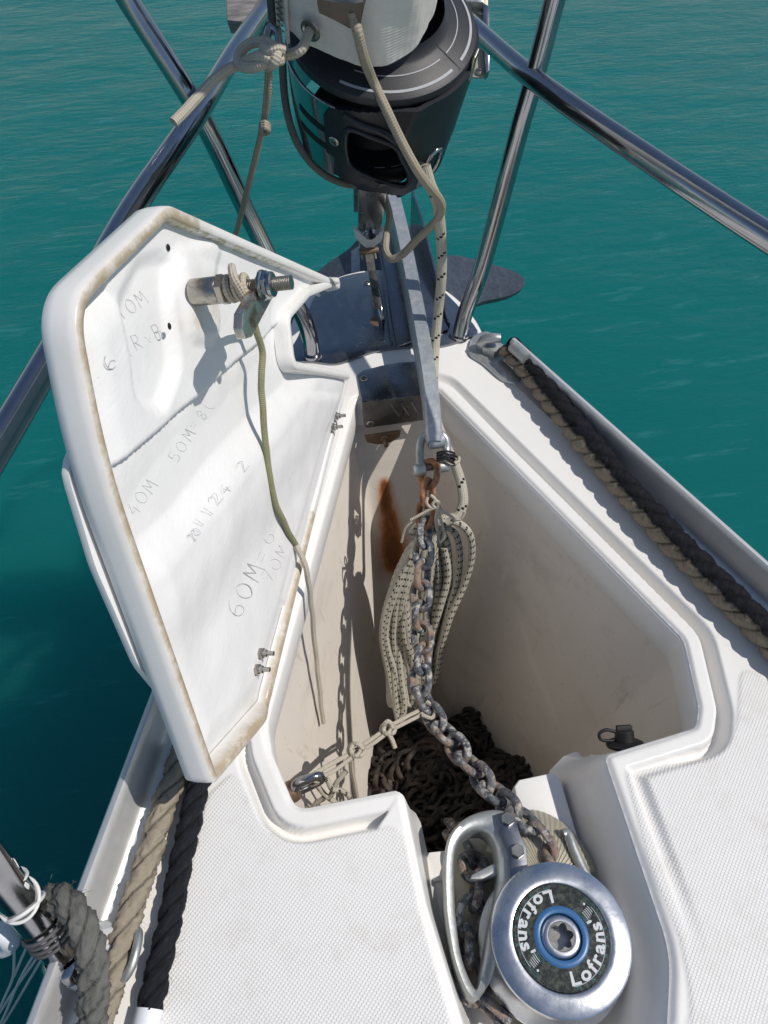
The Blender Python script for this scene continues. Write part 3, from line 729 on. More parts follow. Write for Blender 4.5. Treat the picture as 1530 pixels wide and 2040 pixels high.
def lid():
    # height of the free-edge flange along the outline (none along the hinge)
    d_h = LP[:, 1]; fh = sst(d_h, .004, .05)
    fh = np.where(LP[:, 0] > .5, np.maximum(fh, sst(LP[:, 0], .58, .63)*.55), fh)
    # on the short front edge the flange dies away
    tip = lid2(655, 567); nearfront = np.clip(1-(LP[:, 0]-(-.03))/.05, 0, 1); fr_ = (LP[:, 0] < .06) & (LP[:, 1] < tip[1]-.004); fh = np.where(fr_, .12, fh)
    inner = [(-.0120, .003), (-.0108, .5), (-.0098, .90), (-.0080, 1.0), (-.0014, 1.0), (.0, .94), (.0008, .6), (.001, .0), (.0, -.006), (-.003, -.0085), (-.008, -.0098), (-.018, -.0100)]
    rings = []; dirt = []; alg = []
    for k, (d_, h_) in enumerate(inner):
        z = h_*HF*fh+.002 if k < 8 else np.full(len(LP), h_)
        if k < 8: z = .002+(z-.002)
        Q = LP+LN*d_
        rings.append(np.array([L3(a[0], a[1], zz) for a, zz in zip(Q, z)]))
        aft = (LP[:, 0] > .3) & (LP[:, 1] > .0); dk = {1: .5, 2: 1, 3: 1.2, 4: .75, 5: .25, 6: .05}.get(k, 0)
        dirt.append(np.where(aft | (LP[:, 1] > .44), dk, dk*.25)*np.where(LP[:, 0] > .28, 1, .3))
        ak = {0: .9, 1: 1, 2: .8}.get(k, 0); s_ = sst(LP[:, 0], .12, .15)*(LP[:, 1] > .27)*(1-sst(LP[:, 0], .32, .35))*(LP[:, 1] > .2)
        alg.append(ak*s_)
    o = loft('locker_lid', rings, 'flange', boat, attrs={'dirt': np.concatenate(dirt), 'algae': np.concatenate(alg)}, sharp=50)
    # outer skin
    n = len(LP); outer = [L3(*(LP[i]-LN[i]*.017), -.0099) for i in range(n)]
    g = Geo(); prism_geo(g, outer, .0015, -NL); g.build('outer_skin', 'flange', o, False)
    hump = [lid2(x, y) for x, y in ((200, 820), (158, 935), (215, 1130), (300, 1330), (420, 1480), (520, 1300), (600, 1000), (560, 800))]
    hump = resample(fillet(hump, [.02]*len(hump)), .01)
    g = Geo(); prism_geo(g, [L3(a[0], a[1], -.019) for a in hump], .0085, -NL, .005); g.build('outer_bulge', 'flange', o, True)
    # inner moulded skin as a fine relief
    ps = np.arange(-.05, .73, .0028); qs = np.arange(-.01, .54, .0028); PP, QQ = np.meshgrid(ps, qs, indexing='ij'); X = np.stack([PP.ravel(), QQ.ravel()], 1)
    d, cp, ix = sdf(X, LP); h = np.zeros(len(X))
    def line_side(p0, p1):
        a = lid2(*p0); b = lid2(*p1); t = (b-a)/np.linalg.norm(b-a); nn = np.array([-t[1], t[0]]); s = (X-a) @ nn
        return s if nn[1] > 0 else -s
    cr = line_side((210, 930), (620, 580))        # crease: positive = beyond it (upper panel)
    wob = np.array([.004*noise.noise(Vector((x[0]*14, x[1]*14, 3))) for x in X])
    cr2 = cr+wob*.6
    up_ = sst(cr2, -.0012, .0012)
    low = .0035-.004*sst(-cr, 0, .05)+.017*sst(-cr, .055, .105)*(1-.55*sst(-cr, .12, .20))
    upper = .0125
    h = low*(1-up_)+upper*up_
    # upper panel: sunken field, raised boss around the latch
    pf = resample(fillet([lid2(x, y) for x, y in ((205, 600), (240, 800), (300, 830), (338, 735), (318, 600), (330, 500), (260, 520))], [.02]*7), .01); df, _, _ = sdf(X, pf)
    h -= up_*.009*(1-sst(df+wob, -.012, .004))
    pb = resample(fillet([lid2(x, y) for x, y in ((322, 500), (345, 690), (400, 680), (415, 640), (395, 560), (420, 500), (400, 480))], [.02]*7), .01); db, _, _ = sdf(X, pb)
    h += up_*.006*(1-sst(db+wob, -.008, .006))
    # lower panel: flat hinge strip, bulges of hand laid cloth
    h = h*sst(X[:, 1], .012, .05)+.0025*(1-sst(X[:, 1], .012, .05))
    chm = sst(-d, .004, .045); h = h*np.where(X[:, 0] > .45, chm, np.maximum(chm, .75))
    lump = np.array([noise.fractal(Vector((x[0]*9, x[1]*9, 1.7)), 1.0, 2.0, 3) for x in X]); h += .0026*lump*sst(-d, .004, .03)
    h = np.maximum(h, .0008)
    idx = np.arange(len(X)).reshape(len(ps), len(qs)); q = np.stack([idx[:-1, :-1], idx[1:, :-1], idx[1:, 1:], idx[:-1, 1:]], -1).reshape(-1, 4)
    IN = d+.009; keep = (IN[q] < 0).any(1); q = q[keep]; o_ = IN > 0
    gr = (cp-X)/np.maximum(np.abs(d), 1e-6)[:, None]*np.sign(d)[:, None]
    X2 = X.copy(); dirv = (X-cp)/np.maximum(np.linalg.norm(X-cp, axis=1), 1e-6)[:, None]*np.sign(d)[:, None]
    X2[o_] = X[o_]-dirv[o_]*IN[o_][:, None]
    used = np.unique(q); rm = -np.ones(len(X), int); rm[used] = np.arange(len(used))
    V = H1+X2[used][:, :1]*AX+X2[used][:, 1:]*DL+(h[used][:, None]+.0005)*NL
    dirt = (1-sst(-d, .004, .02))*.35*(X[:, 0] > .3); dirt = dirt[used]
    for (px, py, k, r_) in ((385, 600, .9, .008), (395, 620, .7, .01), (355, 650, .4, .01), (500, 1430, .6, .02), (335, 650, .2, .01)):
        c = lid2(px, py); dirt = np.maximum(dirt, k*np.exp(-((X[used]-c)**2).sum(1)/r_**2))
    sk = mk('inner_skin', V, rm[q], 'lid', o, True, uv=X2[used], attrs={'dirt': dirt})
    from mathutils.interpolate import poly_3d_calc
    hh = {}; 
    def height(p):
        i = int(round((p[0]-ps[0])/.0028)); j = int(round((p[1]-qs[0])/.0028)); return h[idx[min(max(i, 0), len(ps)-1), min(max(j, 0), len(qs)-1)]]
    return o, height
LID, LH = lid()
def onlid(px, py, off=0):
    c = lid2(px, py); hgt = LH(c); c = lid2(px, py, hgt); return L3(c[0], c[1], hgt+off)
# hand-written pencil marks on the lid skin
GL = {'6': [[(.8, 1), (.3, .75), (.08, .35), (.25, .02), (.65, .0), (.85, .25), (.6, .48), (.2, .38)]], '0': [[(.5, 1), (.1, .75), (.08, .25), (.5, 0), (.9, .25), (.9, .75), (.5, 1)]],
      'M': [[(.0, 0), (.15, 1)], [(.15, 1), (.5, .35)], [(.5, .35), (.85, 1)], [(.85, 1), (1, 0)]], '=': [[(.1, .35), (.8, .35)], [(.1, .62), (.8, .62)]],
      '7': [[(.05, 1), (.85, 1)], [(.85, 1), (.35, 0)], [(.2, .5), (.75, .5)]], '5': [[(.8, 1), (.2, 1)], [(.2, 1), (.15, .55)], [(.15, .55), (.6, .6), (.85, .3), (.55, 0), (.1, .05)]],
      '4': [[(.6, 1), (.05, .35)], [(.05, .35), (.9, .35)], [(.65, .6), (.6, 0)]], '1': [[(.45, 1), (.5, 0)]], '2': [[(.1, .8), (.45, 1), (.8, .75), (.1, 0)], [(.1, 0), (.9, 0)]],
      '(': [[(.7, 1.2), (.25, .8), (.2, .2), (.65, -.2)]], ')': [[(.3, 1.2), (.75, .8), (.8, .2), (.35, -.2)]], 'R': [[(.1, 0), (.1, 1)], [(.1, 1), (.75, .95), (.75, .55), (.1, .5)], [(.3, .5), (.9, 0)]],
      'B': [[(.1, 0), (.1, 1)], [(.1, 1), (.75, .95), (.7, .55), (.1, .52)], [(.1, .52), (.85, .45), (.8, .05), (.1, 0)]], 'D': [[(.1, 0), (.1, 1)], [(.1, 1), (.8, .85), (.85, .2), (.1, 0)]],
      'v': [[(.15, .5), (.5, 0)], [(.5, 0), (.85, .5)]], '8': [[(.5, 1), (.15, .75), (.75, .3), (.5, 0), (.2, .3), (.8, .75), (.5, 1)]], '3': [[(.15, .95), (.7, .95), (.5, .55), (.85, .3), (.5, 0), (.1, .1)]]}
def scribble():
    rnd = random.Random(3)
    for txt, x0, y0, x1, y1, size, wd in (('60M=', 478, 1232, 548, 1092, 40, .0007), ('6', 536, 1088, 556, 1060, 30, .0006), ('70M', 536, 1162, 580, 1092, 27, .0006), ('(RvB', 250, 708, 330, 668, 34, .0005), ('6', 222, 742, 240, 712, 30, .0005), ('10M', 238, 640, 300, 598, 34, .0004),
                                          ('50M=8(', 352, 922, 430, 800, 26, .0004), ('40M', 270, 1030, 318, 960, 30, .0004), ('1124.2', 398, 1052, 500, 920, 24, .0004), ('20', 386, 1080, 402, 1056, 20, .0004)):
        g = Geo(); dx, dy = x1-x0, y1-y0; L = math.hypot(dx, dy); ex, ey = dx/L, dy/L; ux, uy = ey, -ex
        for i, ch in enumerate(txt):
            if ch not in GL: continue
            bx, by = x0+dx*i/len(txt), y0+dy*i/len(txt); cw = L/len(txt)*.72; jx, jy = rnd.uniform(-2, 2), rnd.uniform(-2, 2)
            for st in GL[ch]:
                pts = [onlid(bx+jx+ex*a*cw+ux*b*size*.9, by+jy+ey*a*cw+uy*b*size*.9, .0006) for a, b in st]
                tube_geo(g, pts, wd*.8, 5, step=.003)
        g.build('pencil_writing', 'pencil', LID)
scribble()
# hinge studs with nuts
for (x, y) in ((664, 829), (658, 851), (514, 1301), (506, 1333)):
    p = onlid(x, y); g = Geo(); lathe_geo(g, [(.0085, 0), (.0085, .0012), (.006, .0018)], p, NL, 20); hexnut(g, p+NL*.0015, NL, .0062, .005); lathe_geo(g, [(.0042, .0065), (.004, .010), (.0025, .011), (.0025, .018), (0, .018)], p, NL, 14)
    g.build('hinge_bolt', 'bolt', LID)
for (x, y) in ((335, 493), (337, 650), (428, 517)):
    p = onlid(x, y); g = Geo(); lathe_geo(g, [(0, .0006), (.0026 if x < 400 else .001, .0006), (.003 if x < 400 else .0012, .0002)], p, NL, 14); g.build('drill_hole', 'dark', LID)
# latch: threaded rod with boss, nuts and turn handle
def latch():
    p = onlid(383, 583); tip = dep(586, 597, 1)
    best = min(((abs((q := p+NL*s)[0])*0+np.hypot(*(np.array(proj(q))-(584, 597))), s) for s in np.linspace(.03, .2, 300)))
    Lr = best[1]; A_ = NL
    g = Geo(); lathe_geo(g, [(.0, .001), (.0115, .001), (.0117, .003), (.0117, Lr*.27), (.0110, Lr*.28), (0.005, Lr*.28)], p, A_, 32); g.build('latch_boss', 'bolt', LID)
    g = Geo(); hexnut(g, p+A_*Lr*.29, A_, .0135, Lr*.07, .3); g.build('latch_nut', 'bolt', LID)
    g = Geo(); lathe_geo(g, [(.0060, 0), (.0060, Lr*.985), (.006, Lr), (0, Lr)], p, A_, 24); g.build('threaded_rod', 'thread', LID)
    g = Geo(); c = p+A_*Lr*.72; hexnut(g, c, A_, .0120, Lr*.07, .1); lathe_geo(g, [(.0128, -.001), (.0128, .001), (.011, .002)], c, A_, 24); lathe_geo(g, [(.0110, Lr*.07), (.0105, Lr*.10), (.0085, Lr*.11), (.006, Lr*.112)], c, A_, 24); g.build('latch_nut', 'steel', LID)
    # handle: flat bar across the rod
    c = p+A_*Lr*.64; a = onp(525, 575, c, A_); b = onp(484, 650, c, A_); dr = nz(b-a); cr = np.cross(A_, dr); L = np.linalg.norm(b-a)
    P = fillet([(-.006, -.0115), (L, -.0115), (L+.010, -.004), (L+.010, .006), (L-.002, .0115), (-.006, .0115)], [.006, .003, .003, .003, .003, .006], 4)
    prism('latch_handle', [a+dr*x+cr*y+A_*.004 for x, y in P], .008, 'handle', LID, A_, .001)
    return p, Lr
def proj(P):
    v = np.array(P)-CAM; d = v @ FW; return (765+FPX*(v @ RT)/d, 1020-FPX*(v @ UP)/d)
LATP, LATL = latch()
# ------------------------------------------------------------------ bow plate, bow roller channel, eye
bow = thing('stemhead_plate', 'polished steel plate covering the tip of the bow with anchor roller channel', 'bow fitting', (0, .08, 0))
def bowplate():
    z = .0045
    out = [(577, 714), (598, 662), (612, 622), (636, 578), (668, 556), (700, 546), (742, 540), (800, 540), (858, 560), (905, 600), (948, 652), (952, 662), (925, 676), (885, 688), (850, 692), (800, 692), (745, 700), (705, 714), (668, 724), (625, 720)]
    P = smooth_loop([at(x, y, z) for x, y in out], .006)
    prism('base_plate', P, .004, 'plate', bow, (0, 0, 1), .0012)
    for x, y in ((731, 563), ): screw('plate_screw', at(x, y, z+.0002), (0, 0, 1), .0075, bow)
    # open channel carrying the shank: two cheeks running forward beyond the stem
    def cheek(pa, pb, h0, h1, t, nm='roller_cheek'):
        a = np.array(pa); b = np.array(pb); ax = nz(b-a); sd_ = nz(np.cross(ax, (0, 0, 1)))
        P = [a+np.array([0, 0, 0]), b+np.array([0, 0, -.03]), b+np.array([0, 0, h1]), b*.8+a*.2+np.array([0, 0, h1*1.0]), a*.6+b*.4+np.array([0, 0, h0]), a+np.array([0, 0, h0*.35])]
        prism(nm, P, t, 'plate', bow, sd_, .0008)
    cheek(at(786, 690, 0)+np.array([-.002, 0, 0]), at(752, 470, 0), .035, .02, .004)
    cheek(at(896, 655, 0), at(822, 430, .0), .035, .055, .004)
    # channel floor
    P = [at(790, 690, .009), at(893, 655, .009), at(826, 445, .004), at(752, 470, .004)]
    prism('channel_floor', P, .003, 'plate', bow, (0, 0, 1), .0005)
    # forestay eye: inverted U
    a = at(760, 655, .004); b = at(745, 590, .004)
    top = (a+b)/2+np.array([0, .008, .045])
    tube('stay_eye', [a, a+np.array([0, .002, .03]), top, b+np.array([0, -.002, .03]), b], .0048, 'steel', bow, 14)
    g = Geo(); lathe_geo(g, [(.0, .001), (.012, .001), (.013, 0)], at(752, 640, .0045), (0, 0, 1), 24); g.build('eye_washer', 'rustmetal', bow)
bowplate()
# ------------------------------------------------------------------ pulpit
pul = thing('bow_pulpit', 'polished stainless steel tube pulpit standing on the bow', 'pulpit', (0, 0, 0))
def pulpit():
    r = .0128
    def leg(pts, nm='leg'): tube(nm, [dep(*q) if len(q) == 3 else at(*q[:2], q[3]) for q in pts], r, 'steel', pul, 28, step=.01)
    leg([(916, 668, 0, .004), (925, 630, 1.22), (958, 540, 1.16), (1040, 240, .985), (1066, 150, .945), (1105, 0, .885), (1150, -160, .82)])
    leg([(622, 706, 0, .004), (617, 672, 1.185), (604, 632, 1.155), (560, 560, 1.11), (500, 440, 1.05), (394, 222, .935), (255, 0, .86), (190, -110, .82)])
    for (x, y) in ((916, 668), (622, 706)):
        g = Geo(); lathe_geo(g, [(.0, .0045), (.0165, .0045), (.017, .003), (.017, .0)], at(x, y, .004)+np.array([0, 0, .0005]), (0, 0, 1), 32); g.build('leg_foot', 'steel', pul)
    tube('side_rail', [at(925, 38, .385), at(1064, 158, .392), at(1300, 322, .40), at(1560, 492, .405), at(1900, 700, .41), at(2500, 1050, .42)], r, 'steel', pul, 28, step=.01)
    tube('side_rail', [at(520, 28, .385), at(470, 100, .39), at(396, 222, .392), at(255, 430, .385), at(140, 640, .375), at(0, 880, .365), at(-160, 1140, .36)], r, 'steel', pul, 28, step=.01)
    tube('bow_rail', [at(520, 28, .385), at(560, -40, .385), at(640, -100, .385), at(800, -105, .385), at(885, -40, .385), at(925, 38, .385)], r, 'steel', pul, 28, step=.01)
pulpit()
def wood():
    c = [dep(448, -40, 1.10), dep(540, -40, 1.10), dep(545, 44, 1.10), dep(505, 46, 1.10), dep(452, 40, 1.10)]
    o = prism('wooden_board', c, .03, 'wood', None, -FW, .002); tag(o, 'weathered grey wooden board end fixed on the pulpit rail beside the sail', 'board')
wood()
def bracket():
    t = thing('lamp_bracket', 'pale steel bracket with bolts behind the furler on the right rail', 'bracket', tuple(dep(955, 90, 1.2)))
    d0 = 1.22
    P = fillet([(928, -30), (972, -30), (974, 145), (966, 154), (938, 154), (934, 60)], [2, 8, 8, 8, 8, 2], 4)
    prism('bracket_plate', [dep(x, y, d0) for x, y in P], .004, 'bronze', t, -FW, .001)
    g = Geo()
    prism_geo(g, [dep(x, y, d0-.012) for x, y in ((962, 5), (975, 12), (975, 140), (968, 146), (962, 60))], .02, -FW, .001); g.build('bracket_flange', 'steel', t)
    for x, y in ((954, 142), (958, 22)): screw('bracket_bolt', dep(x, y, d0-.002), -FW, .006, t)
    prism('bracket_top', [dep(x, y, d0-.02) for x, y in ((915, -40), (962, -40), (965, 6), (948, 4), (918, 2))], .02, 'cast', t, -FW, .002)
bracket()
# ------------------------------------------------------------------ anchor
anc = thing('anchor', 'grey galvanised anchor with long shank lying over the bow roller', 'anchor', tuple(at(850, 700, .02)))
def anchor():
    # shank: bar with rectangular section along a path
    path = [(865, 884, .012), (858, 800, .030), (846, 720, .045), (826, 610, .052), (800, 480, .058), (778, 392, .062), (760, 330, .055)]
    C = catmull([at(x, y, z) for x, y, z in path], .01); T, N, B = frames(C)
    V = []; F = []; n = len(C)
    sec = [(-1, -.8), (-1, .75), (-.75, 1), (.75, 1), (1, .75), (1, -.8), (.8, -1), (-.8, -1)]
    for i in range(n):
        t = T[i]; sx = nz(np.cross(t, (0, 0, 1))); uz = np.cross(sx, t); f_ = i/(n-1)
        wx = .0115+.002*f_; hz = .017+.006*math.sin(min(1, f_*1.6)*math.pi*.5)
        if i < 2: hz *= (.55, .85)[i]; wx *= (.8, 1)[i]
        for (a, b) in sec: V.append(C[i]+sx*a*wx+uz*b*hz)
    k = len(sec)
    for i in range(n-1):
        for j in range(k): F.append((i*k+j, (i+1)*k+j, (i+1)*k+(j+1) % k, i*k+(j+1) % k))
    F.append(tuple(range(k))); F.append(tuple(range((n-1)*k, n*k))[::-1])
    mk('shank', V, F, 'galv', anc, True, sharp=35)
    g = Geo(); lathe_geo(g, [(0, .0), (.0115, .0), (.0115, .022), (.0, .022)], at(868, 878, .010)+np.array([-.011, 0, 0]), (1, 0, 0), 24, up=(0, 1, 0)); g.build('shank_eye', 'galv', anc)
    # fluke: ploughshare blade under the bow, wings spread to both sides
    def blade(pts, nm, lab=None):
        P = [at(x, y, z) for x, y, z in pts]; o = prism(nm, smooth_loop(P, .01), .012, 'blade', anc, None, .002)
        if lab: o['label'] = lab
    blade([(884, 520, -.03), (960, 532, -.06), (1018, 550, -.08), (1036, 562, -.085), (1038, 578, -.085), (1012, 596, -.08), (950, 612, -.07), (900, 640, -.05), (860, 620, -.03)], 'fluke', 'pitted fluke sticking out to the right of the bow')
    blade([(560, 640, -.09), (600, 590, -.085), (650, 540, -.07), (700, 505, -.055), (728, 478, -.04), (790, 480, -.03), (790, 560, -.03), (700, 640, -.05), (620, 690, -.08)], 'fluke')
    P = [at(700, 500, -.035), at(728, 480, -.03), at(736, 560, -.03), at(700, 560, -.035)]; prism('fluke_rib', P, .01, 'galv', anc, (0, 0, 1), .001)
anchor()
# ------------------------------------------------------------------ shackle, chain
shk = thing('shackle', 'galvanised bow shackle joining the anchor shank to the rusty chain', 'shackle', tuple(at(858, 920, 0)))
def shackle():
    P = [at(838, 935, -.006), at(836, 900, -.004), at(842, 872, .004), at(868, 862, .012), at(886, 872, .008), at(890, 898, -.004), at(884, 928, -.006)]
    tube('bow', P, .0062, 'cast', shk, 18, step=.002)
    a = at(833, 934, -.007); b = at(892, 927, -.007); tube('pin', [a, b], .0048, 'rustmetal', shk, 16)
    g = Geo(); lathe_geo(g, [(0, .010), (.0075, .010), (.009, .008), (.009, -.006), (.006, -.008), (0, -.008)], at(838, 936, -.006), a-b, 20); lathe_geo(g, [(0, .008), (.0075, .007), (.0085, .004), (.0085, -.006), (0, -.007)], at(884, 929, -.006), b-a, 20); g.build('pin_lug', 'cast', shk)
    t = thing('seizing', 'black cord wrapped round the right arm of the shackle', 'lashing', tuple(at(890, 908, 0)))
    g = Geo()
    for k in range(4):
        cy = 903+k*5; tube_geo(g, [at(872, cy-1, .006), at(890, cy-4, .012), at(905, cy+(k % 2)*6, .004), at(900, cy+6, -.012), at(880, cy+4, -.014)], .0016, 7, closed=True, step=.002)
    tube_geo(g, [at(898, 906, .004), at(912, 912, .0), at(906, 926, -.01), at(890, 918, .006)], .0018, 7, closed=True, step=.002)
    g.build('cord_turns', 'rubber', t); tube('cord_end', [at(885, 915, .008), at(900, 924, .004), at(914, 918, .002), at(914, 911, .003)], .0026, 'twine', t, 8)
shackle()
def link_mesh(name, d=.0049, pitch=.0288, w=.0130, seg=26, rs=10, matn='chain'):
    # link: straight sides + round ends, centreline along x
    hl = pitch/2+d; C = []
    half = hl-w
    for k in range(9): a = -math.pi/2+math.pi*k/8; C.append((half+w*math.cos(a), w*math.sin(a), 0))
    for k in range(9): a = math.pi/2+math.pi*k/8; C.append((-half+w*math.cos(a), w*math.sin(a), 0))
    C = resample(np.array(C), (2*math.pi*w+4*half)/seg)
    g = Geo(); tube_geo(g, list(C), d, rs, closed=True, smooth=False, up=(0, 0, 1))
    me = bpy.data.meshes.new(name); me.from_pydata(g.V, [], [list(f) for f in g.F]); me.materials.append(M[matn]); me.polygons.foreach_set('use_smooth', [True]*len(me.polygons))
    return me
CHAIN_Z = [(856, 925, -.004), (852, 985, -.022), (846, 1060, -.045), (842, 1140, -.075), (838, 1220, -.105), (843, 1300, -.130), (838, 1370, -.148), (862, 1425, -.146), (905, 1482, -.130), (955, 1545, -.105), (1005, 1600, -.075), (1050, 1640, -.050), (1085, 1690, -.048), (1125, 1735, -.058), (1160, 1790, -.060), (1185, 1860, -.062)]
CH2 = [(1060, 2060, -.075), (1000, 2025, -.075), (955, 1985, -.075), (932, 1930, -.075), (930, 1860, -.075), (945, 1800, -.078), (950, 1755, -.085), (940, 1715, -.10), (925, 1690, -.14), (915, 1670, -.20), (905, 1655, -.28), (900, 1650, -.36)]
def chain(nm, label, pts, pitch=.0288, roll0=.6, rusty=3):
    th = thing(nm, label, 'chain', tuple(at(*pts[0])))
    C = catmull([at(*p) for p in pts], .0008); S = np.concatenate([[0], np.cumsum(np.linalg.norm(np.diff(C, axis=0), axis=1))])
    me = link_mesh('link'); mr = me.copy(); A_ = mr.attributes.new('rusty', 'FLOAT', 'POINT'); A_.data.foreach_set('value', [1.0]*len(mr.vertices))
    n = int(S[-1]/pitch); first = None
    for i in range(n):
        s = (i+.5)*pitch; c = np.array([np.interp(s, S, C[:, k]) for k in range(3)])
        a = np.array([np.interp(s-pitch/2, S, C[:, k]) for k in range(3)]); b = np.array([np.interp(s+pitch/2, S, C[:, k]) for k in range(3)])
        t = nz(b-a); vd = nz(c-CAM); up_ = nz(np.cross(t, vd)); y = up_; z = np.cross(t, y)
        ro = roll0+(math.pi/2 if i % 2 else 0)+random.uniform(-.12, .12)
        y2 = y*math.cos(ro)+z*math.sin(ro); z2 = np.cross(t, y2)
        o = bpy.data.objects.new('link', mr if i < rusty else me); COL.objects.link(o); o.parent = th
        Mx = Matrix([[t[k], y2[k], z2[k]] for k in range(3)]).to_4x4(); Mx.translation = Vector(c-ROOT[th.name]); o.matrix_local = Mx
    return th
chain('anchor_chain', 'weathered galvanised chain hanging from the shackle and running to the windlass', CHAIN_Z)
chain('anchor_chain', 'dark chain coming off the left side of the windlass drum down through the guard', CH2, roll0=.3, rusty=0)
def heap():
    rnd = random.Random(11); g = Geo()
    base = link_mesh('tmp', .0046, .0288, .0125, 14, 6); Vb = np.array([v.co for v in base.vertices]); Fb = [tuple(p.vertices) for p in base.polygons]
    bpy.data.meshes.remove(base)
    cx, cy = -.015, -.60
    def top(x, y): return -.47-.45*((x-cx)**2/.20+(y-cy)**2/.12)+.055*noise.noise(Vector((x*11+3, y*11, 0)))+.02*noise.noise(Vector((x*30, y*30, 5)))
    g2 = Geo(); n = 40; V = []; F = []
    for i in range(n):
        for j in range(n):
            x = -.24+.48*i/(n-1); y = -.85+.50*j/(n-1); V.append((x, y, top(x, y)-.018))
    for i in range(n-1):
        for j in range(n-1): a = i*n+j; F.append((a, a+n, a+n+1, a+1))
    g.add(V, F)
    from mathutils import Euler
    for run in range(58):
        x = rnd.uniform(-.19, .17); y = rnd.uniform(-.82, -.42); hd = rnd.uniform(0, 6.28); lift = rnd.uniform(-.010, .014); par = 0
        for k in range(rnd.randrange(16, 34)):
            hd += rnd.gauss(0, .42)
            if not (-.20 < x < .18 and -.84 < y < -.40): hd = math.atan2(-.6-y, -.01-x)+rnd.uniform(-.6, .6)
            nx, ny = x+math.cos(hd)*.0288, y+math.sin(hd)*.0288
            t = nz((nx-x, ny-y, (top(nx, ny)-top(x, y)))); yv = nz(np.cross((0, 0, 1), t)); zv = np.cross(t, yv); ro = .75*(1 if par else -1)+rnd.uniform(-.25, .25); par = 1-par
            y2 = yv*math.cos(ro)+zv*math.sin(ro); Rm = np.column_stack([t, y2, np.cross(t, y2)])
            g.add(Vb @ Rm.T+np.array([(x+nx)/2, (y+ny)/2, top((x+nx)/2, (y+ny)/2)+lift+rnd.uniform(-.002, .002)]), Fb); x, y = nx, ny
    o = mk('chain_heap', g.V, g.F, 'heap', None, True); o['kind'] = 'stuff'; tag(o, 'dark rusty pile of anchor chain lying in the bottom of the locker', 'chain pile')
heap()
# ------------------------------------------------------------------ flecked rope: tail and coil
def coild(y):   # depth of the hanging coil by picture height
    return np.interp(y, [1000, 1040, 1200, 1440, 1500], [1.07, 1.085, 1.17, 1.30, 1.33])
def coil():
    t = thing('rope_coil', 'hank of white rope with black flecks hanging behind the chain in the locker', 'rope', tuple(dep(850, 1040, 1.09)))
    rnd = random.Random(5); g = Geo()
    def strand(pts, of, r=.0054):
        w1, w2 = rnd.uniform(0, 6), rnd.uniform(0, 6); P = []
        for (x, y) in pts:
            am = 4*min(1, max(0, (y-1060)/60)); P.append(dep(x+am*math.sin(w1+y/48.), y, coild(y)+of+.006*math.sin(w2+y/40.)))
        tube_geo(g, P, r, 12, step=.004)
    # main hank: bights that fall almost straight, packed side by side and crossing now and then
    n = 9
    for k in range(n):
        for lay in (0, 1):
            u = (k+.5*lay)/(n-.5); ub = min(1, max(0, u+rnd.uniform(-.2, .2))); uc = min(1, max(0, ub+rnd.uniform(-.2, .2)))
            v = min(1, u+rnd.uniform(.05, .14)); bot = 1432-18*u+rnd.uniform(-26, 10)
            X1 = lambda t_: 770+80*t_; X2 = lambda t_: 760+86*t_; X3 = lambda t_: 768+66*t_; X4 = lambda t_: 776+58*t_
            pts = [(862+rnd.uniform(-8, 6), 1050), (812+44*u, 1100+rnd.uniform(-8, 8)), (X1(u)+6, 1180), (X2(ub), 1260), (X3(uc), 1350), (X4(uc), 1405), (X4(uc)+8, bot), (X4(uc)+16, 1404), (X3(uc)+14, 1350), (X2(v), 1262), (X1(v)+5, 1180), (818+42*v, 1100), (864, 1056)]
            strand(pts, (.016 if lay else -.004)+.012*u+rnd.uniform(-.004, .004))
    for pts, of in (([(866, 1052), (886, 1068), (896, 1120), (888, 1200), (874, 1290), (862, 1350), (852, 1370), (848, 1330), (860, 1240), (872, 1160), (868, 1090)], .02),
                    ([(868, 1050), (900, 1055), (914, 1090), (908, 1150), (893, 1220), (876, 1300), (862, 1340), (860, 1300), (874, 1220), (888, 1150), (884, 1090)], .012),
                    ([(866, 1048), (902, 1038), (932, 1058), (937, 1105), (924, 1165), (900, 1230), (882, 1290), (868, 1345), (858, 1360), (854, 1320), (864, 1260)], .0),
                    ([(862, 1052), (880, 1090), (882, 1150), (872, 1230), (864, 1310), (856, 1350), (850, 1310), (854, 1230), (858, 1150)], .028)):
        strand(pts, of)
    g.build('coil_strands', 'fleck', t, True, 70)
    g = Geo()   # binding turns round the neck of the hank
    P = [(862, 1085), (880, 1060), (884, 1036), (868, 1020), (846, 1022), (832, 1050), (838, 1080)]
    tube_geo(g, [dep(x, y, coild(y)-.02) for x, y in ((820, 1062), (838, 1040), (860, 1020), (878, 1008))], .0055, 12)
    tube_geo(g, [dep(x, y, coild(y)-.018) for x, y in ((836, 1075), (852, 1052), (868, 1042), (892, 1040), (905, 1032))], .0052, 12)
    g.build('neck_turns', 'fleck', t, True, 70)
    s = thing('tie_cord', 'thin pale cord knotted round the neck of the rope hank', 'cord', tuple(dep(870, 1010, 1.04)))
    g = Geo()
    D = .045
    def q(*L): return [dep(x, y, coild(y)-D) for x, y in L]
    tube_geo(g, q((818, 1036), (840, 1024), (858, 1014), (872, 1010), (876, 1002), (868, 998), (862, 1006), (876, 1016), (895, 1026), (906, 1034), (918, 1034), (926, 1020)), .0022, 8, step=.002)
    tube_geo(g, q((870, 1012), (876, 1030), (882, 1050), (884, 1070), (876, 1080), (872, 1060), (868, 1035), (872, 1012)), .0022, 8, step=.002)
    tube_geo(g, q((858, 986), (868, 996), (874, 1010), (860, 1012), (850, 1002), (852, 990)), .0022, 8, step=.002)
    tube_geo(g, q((820, 1040), (808, 1052), (800, 1080)), .0018, 8, step=.002)
    g.build('cord_knot', 'twine', s)
coil()
